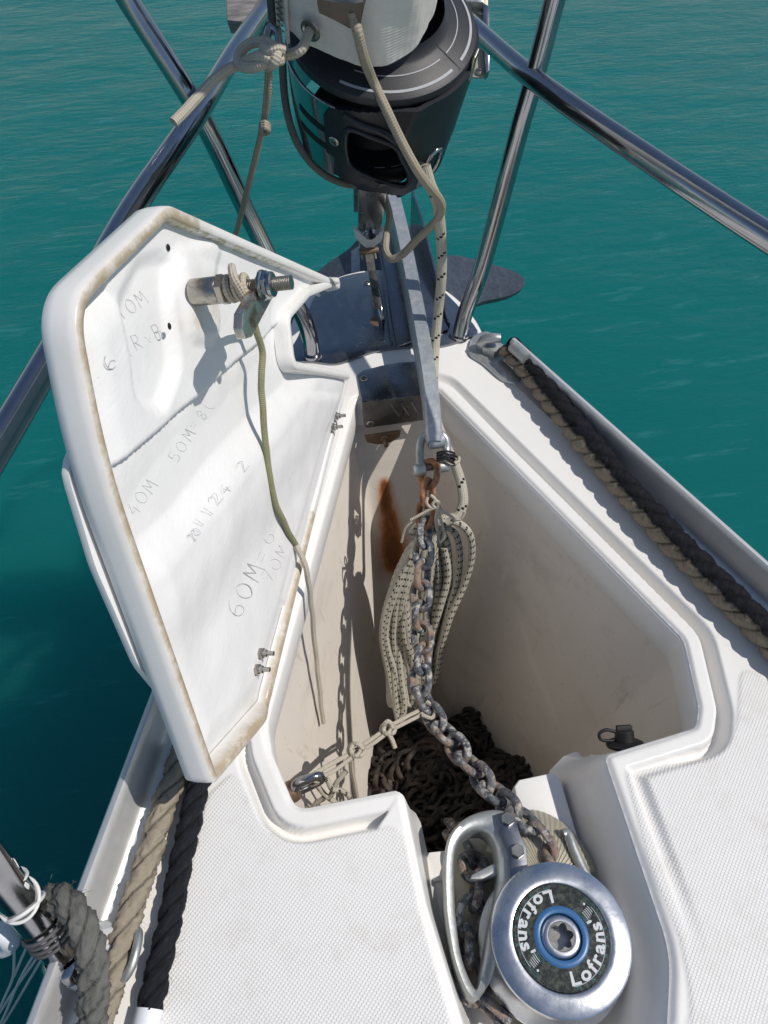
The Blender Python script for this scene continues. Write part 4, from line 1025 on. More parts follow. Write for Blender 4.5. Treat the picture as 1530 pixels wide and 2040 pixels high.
o = tube('flecked_rope', [dep(846, 330, .945), dep(856, 365, .96), dep(870, 400, .985), dep(876, 440, 1.01), dep(880, 500, 1.06), dep(879, 560, 1.1), dep(872, 630, 1.15), dep(866, 700, 1.17), dep(864, 760, 1.16), dep(868, 830, 1.13), dep(885, 880, 1.12), dep(908, 930, 1.10), dep(920, 970, 1.09), dep(922, 1005, 1.09), dep(908, 1030, 1.09), dep(885, 1034, 1.085), dep(868, 1044, 1.085)], .0074, 'fleck2', None, 16, step=.004)
tag(o, 'white rope with black flecks running from the furler down beside the anchor shank', 'rope')
# ------------------------------------------------------------------ cord on the lid latch
def moss():
    t = thing('mossy_cord', 'greenish frayed cord hanging from the latch rod into the locker', 'cord', tuple(LATP+NL*LATL*.45))
    c = LATP+NL*LATL*.47
    g = Geo(); X, Y, Z = basis(NL)
    P = []
    for k in range(40):
        a = k/39*2.6*2*math.pi; P.append(c+(X*math.cos(a)+Y*math.sin(a))*.0090+NL*(-.010+.020*k/39))
    tube_geo(g, P, .0034, 9, step=.003)
    tube_geo(g, [c+X*.010-NL*.006, c+Y*.018+X*.004, c+Y*.016-X*.008+NL*.004, c-X*.011+NL*.008], .0034, 9, step=.002)
    g.build('clove_hitch', 'twine', t)
    dps = [(505, 640, .80), (512, 665, .805), (522, 700, .82), (520, 745, .845), (523, 820, .88), (531, 900, .92), (543, 980, .955), (562, 1035, .97), (590, 1085, .975), (608, 1125, .985), (617, 1180, 1.0), (625, 1250, 1.02), (632, 1330, 1.04), (638, 1390, 1.055), (644, 1440, 1.07)]
    D0 = ((c-CAM) @ FW); dps = [(x, y, d_+(D0-.79)*max(0, 1-(y-640)/500)) for x, y, d_ in dps]
    ld = lambda x, y: (onp(x, y, H1, NL)-CAM) @ FW
    dps = [(x, y, ld(x, y)-float(np.interp(y, [640, 900, 1060, 1110], [.085, .05, .030, .026]))) if y < 1110 else (x, y, d_) for x, y, d_ in dps]
    k0 = dps[8][2]; dps = dps[:9]+[(608, 1125, k0+.004), (617, 1180, k0+.03), (625, 1250, k0+.065), (632, 1330, k0+.10), (638, 1390, k0+.125), (644, 1440, k0+.145)]
    P = [c+NL*.004+Y*-.010]+[dep(*q) for q in dps]
    cut = 9
    tube('cord_top', P[:cut+1], .0035, 'green', t, 10, jit=.0012)
    tube('cord_tail', P[cut:], lambda s: .0036-.0004*s, 'twine', t, 10, jit=.0012)
    return P
moss()
# ------------------------------------------------------------------ string from padeye to chain
def tether():
    t = thing('pad_eye', 'shiny steel eye on the left wall of the locker', 'eye', tuple(at(590, 1565, -.07)))
    a = at(583, 1572, -.07); b = at(598, 1582, -.08)
    tube('eye_loop', [a+np.array([0, 0, -.012]), at(590, 1562, -.068), at(612, 1552, -.064), at(634, 1546, -.066), at(640, 1552, -.075), at(625, 1562, -.09), at(600, 1574, -.095)], .0052, 'steel', t, 16, step=.002)
    lathe('eye_base', [(0, .006), (.012, .005), (.013, 0), (.013, -.004)], at(583, 1576, -.085), (1, .2, .2), 'rustmetal', t, 24)
    s = thing('tether_cord', 'pale knotted cord tying the chain to the steel eye', 'cord', tuple(at(770, 1450, -.13)))
    g = Geo()
    zz = lambda x: np.interp(x, [600, 850], [-.07, -.150])
    Q = lambda L, r=.0028, dz=0: tube_geo(g, [at(x, y, zz(x)+dz) for x, y in L], r, 9, step=.002)
    Q([(620, 1545), (660, 1522), (705, 1497), (740, 1473), (775, 1448), (810, 1428), (840, 1412), (852, 1400)])
    Q([(632, 1552), (668, 1534), (705, 1506), (745, 1480), (778, 1456), (812, 1438), (838, 1424), (856, 1408)], .0026, .004)
    Q([(850, 1398), (868, 1412), (860, 1430), (840, 1424)], .0028, .01)
    Q([(624, 1543), (618, 1548), (630, 1556), (640, 1550)], .003, .008)
    g.build('doubled_cord', 'twine', s)
    for cx, cy, sc_ in ((773, 1452, 1), (710, 1494, 1.25)):
        g = Geo(); P = []
        for k in range(30):
            a_ = k/29*2*math.pi*2.3; P.append(at(cx+10*sc_*math.cos(a_)+(k-15)*.35, cy+11*sc_*math.sin(a_)*.9, zz(cx)+.006+.006*math.sin(a_*1.5)))
        tube_geo(g, P, .0028, 9, step=.002); g.build('knot', 'twine', s)
    g = Geo(); Q2 = lambda L: tube_geo(g, [at(x, y, z) for x, y, z in L], .0030, 9, step=.002)
    Q2([(772, 1458, -.115), (780, 1472, -.118), (787, 1490, -.125)]); Q2([(765, 1444, -.11), (772, 1437, -.105), (780, 1442, -.11)])
    Q2([(700, 1505, -.10), (700, 1530, -.12), (706, 1560, -.15), (712, 1595, -.19)])
    g.build('cord_end', 'twine', s)
    f = thing('flecked_line_end', 'tangled end of thin flecked line below the steel eye', 'rope', tuple(at(660, 1580, -.12)))
    g = Geo()
    Q3 = lambda L: tube_geo(g, [at(x, y, z) for x, y, z in L], .0034, 9, step=.002)
    Q3([(690, 1535, -.11), (670, 1560, -.12), (655, 1588, -.14), (640, 1575, -.13), (632, 1560, -.12), (650, 1552, -.11), (662, 1572, -.12), (680, 1575, -.13), (697, 1590, -.15), (690, 1610, -.17)])
    Q3([(645, 1590, -.14), (630, 1600, -.15), (622, 1612, -.16)]); Q3([(655, 1590, -.14), (668, 1600, -.15), (660, 1612, -.16)])
    g.build('line_strands', 'fleck', f)
tether()
# black rubber cap on a loop, at the right of the locker's aft edge
def cap():
    t = thing('drain_cap', 'black rubber cap with finger loop at the right rear inside the locker', 'cap', tuple(at(1245, 1470, -.06)))
    c = at(1245, 1482, -.068); n_ = nz((.1, .80, .62)); X, Y, Z = basis(n_); X = X if X[0] > 0 else -X
    lathe('flange', [(.0, .004), (.017, .004), (.021, .002), (.022, 0), (.021, -.003)], c, n_, 'rubber', t, 36)
    lathe('plug', [(0, .017), (.009, .017), (.011, .015), (.0115, .004), (.014, .003)], c, n_, 'rubber', t, 28)
    g = Geo(); prism_geo(g, [c+X*x+Y*y+Z*.022 for x, y in ((-.009, -.003), (.009, -.003), (.009, .003), (-.009, .003))], .006, n_, .001); g.build('grip', 'rubber', t)
    tube('pull_loop', [c+X*a_+Z*b_ for a_, b_ in ((-.009, .006), (-.020, .005), (-.029, .008), (-.030, .014), (-.022, .018), (-.010, .015))], .0020, 'rubber', t, 10, step=.002)
cap()
# ------------------------------------------------------------------ windlass
DC = at(1118, 1866, -.012); DS = 1.065
wl = thing('windlass', 'polished alloy windlass drum with black and blue centre badge in the deck recess', 'windlass', (DC[0], DC[1], -.119))
def windlass():
    c = DC.copy()
    S3 = lambda L: [(a_*DS, b_) for a_, b_ in L]
    prof = [(.0245, .0008), (.0255, .0), (.0425, 0.0), (.0432, .0006), (.0440, .0018), (.0455, .0022), (.0480, .0022), (.0604, .0004), (.0621, -.0008), (.0629, -.0030), (.0630, -.008), (.0612, -.016), (.0580, -.024), (.0570, -.032), (.0595, -.040), (.0645, -.046), (.0690, -.050), (.0695, -.054), (.066, -.057), (.030, -.058)]
    lathe('drum', S3(prof), c, (0, 0, 1), 'drum', wl, 96)
    lathe('blue_ring', S3([(.0186, -.004), (.0188, .0016), (.0200, .0022), (.0232, .0022), (.0246, .0012), (.0247, .0005)]), c, (0, 0, 1), 'blue', wl, 72)
    # star nut
    g = Geo(); lathe_geo(g, S3([(.0115, .0010), (.0122, .0020), (.0150, .0022), (.0172, .0008), (.0182, -.002), (.0184, -.006)]), c, (0, 0, 1), 64)
    g.build('drum_nut', 'drum', wl)
    g = Geo(); V = []; F = []; n = 96
    for lev, (k, z) in enumerate(((1, .0012), (1, -.013), (.02, -.013))):
        for j in range(n):
            a = 2*math.pi*j/n; rr = .0086+.0034*abs(math.cos(3*a))**1.5
            pass
            V.append(c+np.array([math.cos(a)*rr*k, math.sin(a)*rr*k, z]))
    ring = [c+np.array([math.cos(2*math.pi*j/n)*.01235, math.sin(2*math.pi*j/n)*.01235, .0012]) for j in range(n)]
    V += ring
    for j in range(n):
        j2 = (j+1) % n; F.append((3*n+j, 3*n+j2, j2, j)); F.append((j, j2, n+j2, n+j)); F.append((n+j, n+j2, 2*n+j2, 2*n+j))
    g.add(V, F); g.build('star_socket', 'bolt', wl)
    # lettering bent round the badge
    vx = nz(RT*[1, 1, 0]); vy = np.cross((0, 0, 1), vx)
    vx = vx
    def arc_text(nm, txt, size, rb, a0, m, adv, bold=0, sp=1.0):
        V = []; F = []; a = a0
        for ch in txt:
            if ch == ' ': a += adv*.6/rb; continue
            cu = bpy.data.curves.new('t', 'FONT'); cu.body = ch; cu.size = size; cu.extrude = .0001; cu.offset = bold; cu.resolution_u = 3
            ob = bpy.data.objects.new('t', cu); me = bpy.data.meshes.new_from_object(ob)
            P = np.array([v.co[:] for v in me.vertices]) if len(me.vertices) else np.zeros((0, 3)); 
            if len(P):
                wd = P[:, 0].max()-P[:, 0].min(); P[:, 0] -= P[:, 0].min()
                th = a+P[:, 0]*sp/rb; r_ = rb-P[:, 1]
                W = c+np.outer(r_*np.cos(th), vx)+np.outer(r_*np.sin(th), vy)+np.outer(np.full(len(P), .00135)+P[:, 2], (0, 0, 1))
                n0 = len(V); V += list(W); F += [tuple(i+n0 for i in p.vertices) for p in me.polygons]
                a += (wd*sp+adv)/rb
            bpy.data.objects.remove(ob); bpy.data.curves.remove(cu); bpy.data.meshes.remove(me)
        return mk(nm, V, F, m, BADGE, False)
    for k in (0, 1):
        arc_text('badge_lettering', "Lofrans'", .0158, .0402, rad(-84+180*k), 'letter', .0018, .0005, 1.28)
        arc_text('badge_small_print', "WINDLASSES", .0050, .0440, rad(-80+180*k), 'teal', .0058, 0)
        # arc rule under the word
        g = Geo(); aa = np.linspace(rad(-82+180*k), rad(38+180*k), 40)
        tube_geo(g, [c+vx*.0410*math.cos(a)+vy*.0410*math.sin(a)+np.array([0, 0, .0013]) for a in aa], .00028, 5, smooth=False); g.build('badge_rule', 'letter', BADGE)
        g = Geo()   # striped emblem
        for i in range(5):
            r0 = .0310+.0019*i; aa = np.linspace(rad(26+180*k+i*1.5), rad(42+180*k), 8)
            tube_geo(g, [c+vx*r0*math.cos(a)+vy*r0*math.sin(a)+np.array([0, 0, .0013]) for a in aa], .00038, 5, smooth=False)
        a = rad(47+180*k); lathe_geo(g, [(0, .0003), (.0011, .0002), (.0012, 0)], c+vx*.038*math.cos(a)+vy*.038*math.sin(a)+np.array([0, 0, .0012]), (0, 0, 1), 10); g.build('badge_emblem', 'letter', BADGE)
        g = Geo()
        for (r0, r1, w0, w1) in ((.0278, .0296, 20, 46), (.0412, .0432, 28, 50)):
            L = [(r0, w0), (r0, (w0+w1)/2), (r0, w1), (r1, w1+2), (r1, (w0+w1)/2), (r1, w0)]
            tube_geo(g, [c+vx*r_*math.cos(rad(w_+180*k))+vy*r_*math.sin(rad(w_+180*k))+np.array([0, 0, .0013]) for r_, w_ in L], .00022, 5, closed=True, step=.002)
        g.build('badge_emblem_outline', 'teal', BADGE)
    # gypsy and body under the drum
    lathe('gypsy', [(.03, -.058), (.056, -.060), (.058, -.064), (.048, -.070), (.046, -.076), (.058, -.084), (.062, -.088), (.062, -.094), (.05, -.098), (.05, -.107)], c, (0, 0, 1), 'plate', wl, 64)
    P = smooth_loop([at(x, y, -.104) for x, y in ((905, 1770), (890, 1700), (915, 1650), (975, 1622), (1060, 1608), (1120, 1640), (1165, 1720), (1235, 1850), (1220, 1990), (1120, 2060), (1000, 2040), (935, 1950))], .006)
    prism('base_plate', P, .014, 'bronze', wl, (0, 0, 1), .002)
    # ridged curved casting under the incoming chain
    g = Geo(); cc = c+np.array([0, 0, -.062]); V = []; F = []; na, nr = 260, 14
    A0, A1 = -.1, .0
    ctr = at(1085, 1770, -.07)
    for i in range(na+1):
        a = math.pi*(.02+.78*i/na)
        for j in range(nr+1):
            rr = .020+.062*j/nr; zz = -.050-.022*(j/nr)**3+.0005*math.sin(a*62)
            V.append(np.array([ctr[0]+math.cos(a)*rr*.75, ctr[1]+math.sin(a)*rr, zz]))
    for i in range(na):
        for j in range(nr): q = i*(nr+1)+j; F.append((q, q+1, q+nr+2, q+nr+1))
    g.add(V, F); g.build('ridged_chain_guide', 'bronze', wl, True, 60)
    tube('guide_lip', [at(x, y, -.05) for x, y in ((1122, 1662), (1130, 1660), (1142, 1690), (1155, 1720), (1170, 1750), (1182, 1790))], .0055, 'cast', wl, 14)
    # cast guard loop the chain leaves through
    OUT = [(940, 1992), (908, 1930), (889, 1840), (884, 1770), (885, 1710), (893, 1668), (912, 1640), (940, 1621), (975, 1611), (1005, 1613), (1028, 1632), (1040, 1665), (1050, 1700), (1055, 1750), (1052, 1800), (1010, 1870), (972, 1965)]
    INN = [(948, 1968), (922, 1910), (910, 1835), (906, 1770), (906, 1712), (912, 1682), (924, 1664), (942, 1653), (960, 1653), (975, 1662), (984, 1678), (989, 1700), (992, 1722), (992, 1750), (985, 1790), (972, 1850), (958, 1930)]
    def uc(L, k=5):
        P = [np.array(p, float) for p in L]; o_ = []
        for i in range(len(P)):
            p0, p1, p2, p3 = P[i-1], P[i], P[(i+1) % len(P)], P[(i+2) % len(P)]
            for j in range(k): t = j/k; o_.append(.5*((2*p1)+(-p0+p2)*t+(2*p0-5*p1+4*p2-p3)*t*t+(-p0+3*p1-3*p2+p3)*t**3))
        return o_
    O3 = [at(x, y, -.040) for x, y in uc(OUT)]; I3 = [at(x, y, -.040) for x, y in uc(INN)]; dz = lambda P, z: [p+np.array([0, 0, z]) for p in P]
    mixp = lambda A_, B_, t, z: [a_*(1-t)+b_*t+np.array([0, 0, z]) for a_, b_ in zip(A_, B_)]
    rings = [dz(O3, -.034), dz(O3, -.006), mixp(O3, I3, .08, -.002), mixp(O3, I3, .25, 0), mixp(O3, I3, .75, -.001), mixp(O3, I3, .93, -.004), dz(I3, -.008), dz(I3, -.034), dz(O3, -.034)]
    V = np.array([p for r_ in rings for p in r_]); k = len(O3); F = [(q*k+i, (q+1)*k+i, (q+1)*k+(i+1) % k, q*k+(i+1) % k) for q in range(len(rings)-1) for i in range(k)]
    mk('chain_guard', V, F, 'cast', wl, True, sharp=50)
    prism('guard_web', [at(x, y, -.052) for x, y in ((978, 1722), (1000, 1716), (1004, 1740), (960, 1752), (936, 1752), (940, 1742))], .010, 'cast', wl, (0, 0, 1), .002)
    prism('guard_plate', [at(x, y, -.034) for x, y in ((988, 1622), (1008, 1616), (1026, 1628), (1038, 1665), (1050, 1690), (1052, 1735), (1046, 1770), (1016, 1770), (1014, 1700), (996, 1660))], .012, 'plate', wl, (0, 0, 1), .0015)
    for (x, y) in ((1011, 1633), (1030, 1697)):
        g = Geo(); hexnut(g, at(x, y, -.034), (0, 0, 1), .0072, .006, .4); g.build('guard_bolt', 'bolt', wl)
BADGE = None
_b = thing  # the badge carries its lettering as sub-parts
def make_windlass():
    global BADGE
    ROOT_b = lathe('badge', [(.0260, .0012), (.0452, .0012), (.0454, .0004)], DC, (0, 0, 1), 'badge', wl, 96)
    BADGE = ROOT_b
    windlass()
make_windlass()
# ------------------------------------------------------------------ furler, stay and sail
FB = at(730, 470, .10); FD = nz(np.array([0, -math.sin(rad(21)), math.cos(rad(21))]))
FX = nz(np.cross((0, 1, 0), FD)); FX = FX if FX[0] > 0 else -FX; FY = np.cross(FD, FX); FY = -FY if (FY @ (CAM-FB)) < 0 else FY
FG = FB+FD*.037
def fp(r, deg, t): a = rad(deg); return FG+FD*t+(FX*math.cos(a)+FY*math.sin(a))*r
def shell(name, rt, a0, a1, t0, t1, hole, m, parent, thick=.004, da=1.2, dt=.002, keep=None):
    na = int((a1-a0)/da)+1; ntt = int((t1-t0)/dt)+1; V = []; In = []
    for i in range(na):
        a = a0+(a1-a0)*i/(na-1)
        for j in range(ntt):
            t = t0+(t1-t0)*j/(ntt-1); r = rt(a, t); V.append(fp(r, a, t)); In.append(fp(r-thick, a, t))
    F = []; n = len(V); ok = {}
    for i in range(na-1):
        for j in range(ntt-1):
            a = a0+(a1-a0)*(i+.5)/(na-1); t = t0+(t1-t0)*(j+.5)/(ntt-1)
            ok[i, j] = not hole(a, t)
    for (i, j), v in ok.items():
        if not v: continue
        q = [i*ntt+j, (i+1)*ntt+j, (i+1)*ntt+j+1, i*ntt+j+1]; F.append(tuple(q)); F.append(tuple(n+k for k in q[::-1]))
        for (di, dj, e) in ((-1, 0, (3, 0)), (1, 0, (1, 2)), (0, -1, (0, 1)), (0, 1, (2, 3))):
            if not ok.get((i+di, j+dj), False): x, y = q[e[0]], q[e[1]]; F.append((y, x, n+x, n+y))
    me_o = mk(name, V+In, F, m, parent, True, sharp=45); return me_o
fur = thing('furler', 'black drum furler with steel guard band standing above the bow', 'furler', tuple(FB))
def inpoly(x, y, P):
    c = False; n = len(P)
    for i in range(n):
        x0, y0 = P[i]; x1, y1 = P[(i+1) % n]
        if (y0 > y) != (y1 > y) and x < x0+(y-y0)*(x1-x0)/(y1-y0): c = not c
    return c
def furler():
    # top flange with neck
    prof = [(.070, .372), (.071, .366), (.0745, .3605), (.078, .3575), (.090, .3535), (.1065, .3480), (.1115, .3450), (.1130, .3400), (.1115, .3350), (.095, .332), (.06, .332)]
    lathe('top_flange', prof, FG, FD, 'blacktop', fur, 120)
    def arc(r0, r1, d0, d1, tfun, nm='white_line'):
        V = []; F = []; n = 60
        for i in range(n+1):
            a = d0+(d1-d0)*i/n
            for r_ in (r0, r1): V.append(fp(r_, a, tfun(r_)+.0006))
        for i in range(n): F.append((2*i, 2*i+1, 2*i+3, 2*i+2))
        mk(nm, V, F, 'stripe', FLG, True)
    tf = lambda r_: np.interp(r_, [.070, .0745, .078, .090, .1065, .1115], [.366, .3605, .3575, .3535, .3480, .3450])
    FLG = fur
    arc(.1025, .1055, 50, 128, tf); arc(.1025, .1055, -50, 40, tf); arc(.0868, .0880, 52, 122, tf); arc(.0868, .0880, -40, 44, tf)
    V = [fp(r_, 45+k, tf(r_)+.0007) for r_ in (.0745, .08, .09, .1, .1095) for k in (-.35, .35)]; mk('seam', V, [(2*i, 2*i+1, 2*i+3, 2*i+2) for i in range(4)], 'dark', fur, False)
    # inner spool
    lathe('spool', [(.11, .333), (.045, .328), (.040, .30), (.040, .24), (.06, .215), (.088, .21), (.088, .204), (.086, .19), (.068, .155), (.05, .125), (.0, .118)], FG, FD, 'dark', fur, 72)
    # bottom bowl of the guard
    rb = lambda a, t: .0055*math.exp(-((a-50)/9)**2)*math.exp(-((t-.2)/.05)**2)+.004*math.exp(-((a-100-(t-.2)*-150)/6)**2)*(t > .20)*(a < 122)-.004*math.exp(-((a-20)/10)**2)*math.exp(-((t-.22)/.06)**2)+float(np.interp(t, [.085, .10, .125, .16, .20, .24, .30, .335], [.040, .052, .070, .092, .104, .110, .115, .117]))
    win = [(120, .292), (119, .298), (105, .294), (91, .282), (84, .252), (77, .222), (74, .200), (75, .192), (80, .192), (108, .222), (117, .232), (120, .244)]
    def hole(a, t):
        if inpoly(a, t, win): return True
        if t > np.interp(a, [100, 120, 126, 132, 136], [.334, .326, .322, .316, .30]): return True
        if abs(a-57) < 7.5 and ((a-57)/7.5)**2+max(0, abs(t-.205)-.022)**2/.014**2 < 1: return True
        # lower edge: cut away toward both sides
        low = np.interp(a, [-60, -30, 0, 20, 40, 62, 66, 80, 92, 104, 117, 136], [.22, .19, .15, .13, .12, .115, .15, .165, .178, .185, .195, .205])
        return t < low
    shell('guard', rb, -60, 136, .085, .334, hole, 'black', fur, .006)
    for L_, nm_ in ((win[1:], 'window_lip'),):
        P = [fp(rb(a_, t_)+.0005, a_, t_) for a_, t_ in L_]; tube(nm_, P, .0034, 'black', fur, 10, closed=True)
    P = [fp(rb(a_, t_)+.001, a_, t_) for a_, t_ in ((122, .318), (112, .312), (100, .305), (90, .290), (82, .268), (74, .240), (66, .226))]; tube('moulded_rib', P, .0045, 'black', fur, 10)
    for (d0, d1) in ((76, 86), (92, 101), (62, 67)):
        V = []; n_ = 6
        for i in range(n_+1):
            for r_ in (.080, .0845): V.append(fp(r_, d0+(d1-d0)*i/n_, .2108))
        mk('spool_mark', V, [(2*i, 2*i+1, 2*i+3, 2*i+2) for i in range(n_)], 'stripe', fur, False)
    prism('steel_clip', [fp(.1175, a_, t_) for a_, t_ in ((28, .352), (34, .350), (36, .322), (33, .312), (29, .322))], .002, 'bolt', fur, None, .0004)
    # steel eye for the furling line
    E = [fp(rb(0, tt)+.001, 57+8*math.copysign(abs(math.cos(x))**.7, math.cos(x)), tt) for x in np.linspace(0, 2*math.pi, 32, endpoint=False) for tt in [.205+.037*math.sin(x)]]
    tube('line_eye', E, .0034, 'steel', fur, 10, closed=True, smooth=False)
    # steel band on the left
    rs = lambda a, t: .1125-.004*sst(np.array(t), .30, .20)
    shell('steel_band', rs, 130, 262, .205, .318, lambda a, t: t > .318-.00008*(a-130), 'steel', fur, .002)
    tube('band_lip', [fp(.1135, a, .319-.00008*(a-130)) for a in range(128, 263, 6)], .0018, 'steel', fur, 8)
    for (t0, t1, a1_) in ((.272, .281, 160), (.245, .254, 160)):
        shell('band_slot', lambda a, t: .1132-.004*float(sst(np.array(t), .30, .20)), 134, a1_, t0, t1, lambda a, t: False, 'dark', fur, .001, 3, .004)
    screw('guard_screw', fp(rb(0, .268)+.0012, 129, .268), (FX*math.cos(rad(129))+FY*math.sin(rad(129))), .0068, fur)
    # link plates and toggle below
    ax = FD
    def strap(t0, t1, w, off, y0, nm, m='bolt', th=.006):
        c0 = FB+FD*t0+FX*off+FY*y0; c1 = FB+FD*t1+FX*off+FY*y0
        prism(nm, [c0-FX*w, c0+FX*w, c1+FX*w*.8, c1-FX*w*.8], th, m, fur, FY, .001)
    strap(.17, .035, .023, .0, .020, 'link_plate'); strap(.17, .035, .023, .0, -.02, 'link_plate')
    # flanged lower lug
    P = [FB+FD*(t*1.1+.002)+FX*(x*1.25+.001)+FY*.027 for x, t in ((-.023, .05), (-.020, .028), (-.008, .006), (.004, .002), (.014, .014), (.020, .05), (.011, .032), (-.001, .022), (-.012, .034))]
    prism('clevis_skirt', P, .005, 'white', fur, FY, .0008)
    lathe('clevis_pin', [(0, .030), (.0085, .030), (.0095, .028), (.0095, -.03)], FB+FD*.038, FY, 'steel', fur, 24)
    e = at(752, 610, .045)
    eye = at(752, 612, .045); td = nz(eye-FB)
    for off in (-.011, .011):
        prism('toggle_cheek', [FB+FX*off+td*x+FY*y for x, y in ((-.012, -.009), (-.016, 0), (-.012, .009), (.036, .008), (.040, 0), (.036, -.008))], .003, 'bolt', fur, FX, .0006)
    lathe('toggle_pin', [(0, -.017), (.006, -.017), (.0062, .017), (0, .017)], FB+td*.002, FX, 'bolt', fur, 16)
    lathe('toggle_pin', [(0, -.016), (.0055, -.016), (.0055, .016), (0, .016)], FB+td*.028, FX, 'rustmetal', fur, 16)
    prism('eye_strap', [FB+td*.02+FX*-.007+FY*.004, FB+td*.02+FX*.007+FY*.004, eye+FX*.006+FY*.004, eye+FX*-.006+FY*.004], .008, 'bolt', fur, FY, .001)
furler()
tube('forestay', [fp(0, 0, .33), fp(0, 0, 1.2)], .012, 'alu', fur, 16)
def sail():
    t = thing('furled_sail', 'off-white canvas sail rolled on the forestay with eyelet at its foot', 'sail', tuple(FB+FD*.4))
    c0 = FG-FX*.031; V = []; U = []; F = []; na, ntt = 96, 90
    t0, t1 = .392, 1.0
    for j in range(ntt+1):
        tt = t0+(t1-t0)*(j/ntt)**1.4
        for i in range(na+1):
            a = 2*math.pi*i/na; deg = i*360/na
            foot = .020*math.cos(rad(deg-80))*max(0, 1-(tt-t0)/.1)
            rr = .089+.004*math.sin(2*a+1)+.003*math.sin(3*a+tt*9)-.02*(tt-t0)
            rr += .006*noise.noise(Vector((math.cos(a)*1.6+tt*5, math.sin(a)*1.6, tt*9)))+.0035*abs(noise.noise(Vector((math.cos(a)*4+tt*12, math.sin(a)*4, tt*4))))
            ex = 1+.10*max(0, math.cos(rad(deg-180)))**3
            V.append(c0+FD*(tt-foot)+(FX*math.cos(a)*ex+FY*math.sin(a))*rr); U.append((i/na*.6, tt))
    for j in range(ntt):
        for i in range(na): q = j*(na+1)+i; F.append((q, q+1, q+na+2, q+na+1))
    mk('rolled_cloth', V, F, 'canvas', t, True, U)
    # inner return so the cloth has thickness
    V2 = []; 
    for k, rr in ((0, 1.0), (1, .93)):
        for i in range(na+1): v = np.array(V[i]); c = c0+FD*t0; V2.append(c+(v-c)*rr+FD*(.0 if k == 0 else .004))
    mk('foot_hem', V2, [(i, i+1, na+2+i, na+1+i) for i in range(na)], 'canvas', t, True, [(0, 0)]*len(V2))
    # leech: stitched edge flap at left
    def sp(deg, tt, off=0):
        a = rad(deg); rr = .089+off; ex = 1+.10*max(0, math.cos(rad(deg-180)))**3; return c0+FD*tt+(FX*math.cos(a)*ex+FY*math.sin(a))*rr
    g = Geo()
    for (dg, off) in ((158, .003), (150, .002)):
        P = [sp(dg, x, off+.001) for x in np.linspace(.372, .8, 30)]; tube_geo(g, P, .0022, 8)
    g.build('luff_edge', 'canvas', t)
    g = Geo()
    for x in np.arange(.378, .62, .007): tube_geo(g, [sp(157, x, .0065), sp(151.5, x+.006, .0055), sp(157, x+.007, .0065)], .0006, 5, smooth=False)
    g.build('stitching', 'grey', t)
    g = Geo(); tube_geo(g, [sp(163, x, .006) for x in np.linspace(.375, .9, 30)], .0045, 10); g.build('bolt_rope', 'cable', t)
    # eyelet
    c = sp(131, .405, .0045); nn = nz(FX*math.cos(rad(131))+FY*math.sin(rad(131)))
    lathe('eyelet', [(.0062, -.001), (.0066, .0012), (.0085, .0022), (.0112, .0018), (.0118, 0)], c, nn, 'bolt', t, 32); lathe('eyelet_hole', [(0, -.0004), (.0064, -.0004), (.0066, .0012)], c, nn, 'dark', t, 24)
    return sp, c, nn
SP, EYE, EN = sail()
def onsail(px, py, off=0, ax=None, rr=.093):
    c0 = FB-FX*.031 if ax is None else ax
    for t in np.arange(.5, 1.3, .0015):
        p = dep(px, py, t); v = p-c0; v = v-FD*(v @ FD)
        if np.linalg.norm(v) < rr+off: return p
    return dep(px, py, .85)
def webbing():
    t = thing('webbing_strap', 'brown webbing strap end lying across the front of the sail', 'strap', tuple(dep(690, 40, .80)))
    g = Geo(); L = [(632, -10), (640, 14), (680, 22), (712, 20), (728, 2)]
    def band(P0, P1, th=.0016):
        V = []; n = len(P0)
        for a, b in zip(P0, P1): V += [a, b]
        V2 = [np.array(v)+(-FW)*th for v in V]; F = []
        for i in range(n-1): F += [(2*i, 2*i+2, 2*i+3, 2*i+1), (2*n+2*i, 2*n+2*i+1, 2*n+2*i+3, 2*n+2*i+2), (2*i, 2*n+2*i, 2*n+2*i+2, 2*i+2), (2*i+1, 2*i+3, 2*n+2*i+3, 2*n+2*i+1)]
        g.add(V+V2, F)
    S = lambda x, y, o_=.004: onsail(x, y, o_)
    band([S(632, -30), S(636, 0), S(662, 6), S(700, 10), S(724, 6, .007)], [S(632, 10), S(636, 26), S(662, 38), S(695, 56), S(716, 62, .007)])
    band([S(724, 6, .007), S(731, -8, .009), S(715, -30, .009)], [S(716, 62, .007), S(724, 20, .009), S(722, -20, .009)])
    g.build('strap_band', 'webbing', t, False)
webbing()
# ropes round the furler and sail
o = tube('furling_line', [onsail(702, 22, .001), onsail(706, 40, .004), onsail(712, 62, .011), onsail(724, 112, .012), dep(745, 165, .845), dep(768, 215, .85), dep(800, 282, .87), dep(832, 340, .89), dep(858, 375, .92), dep(874, 395, .95), dep(880, 412, .975), dep(874, 432, 1.0), dep(858, 452, 1.03), dep(830, 478, 1.07), dep(800, 508, 1.10), dep(780, 516, 1.11), dep(769, 502, 1.12), dep(770, 470, 1.14), dep(776, 432, 1.16), dep(770, 405, 1.17), dep(762, 385, 1.18)], .0056, 'tan', None, 14)
tag(o, 'tan braided line running down across the black furler and looping behind the shank', 'rope')
o = tube('side_line', [dep(562, 88, .93), dep(563, 130, .95), dep(567, 190, .965), dep(576, 240, .975), dep(592, 285, .985), dep(620, 325, 1.0), dep(650, 350, 1.02), dep(680, 364, 1.04), dep(700, 368, 1.055), dep(716, 366, 1.09)], .0050, 'grey', None, 12)
tag(o, 'grey line hugging the left side of the furler drum', 'rope')
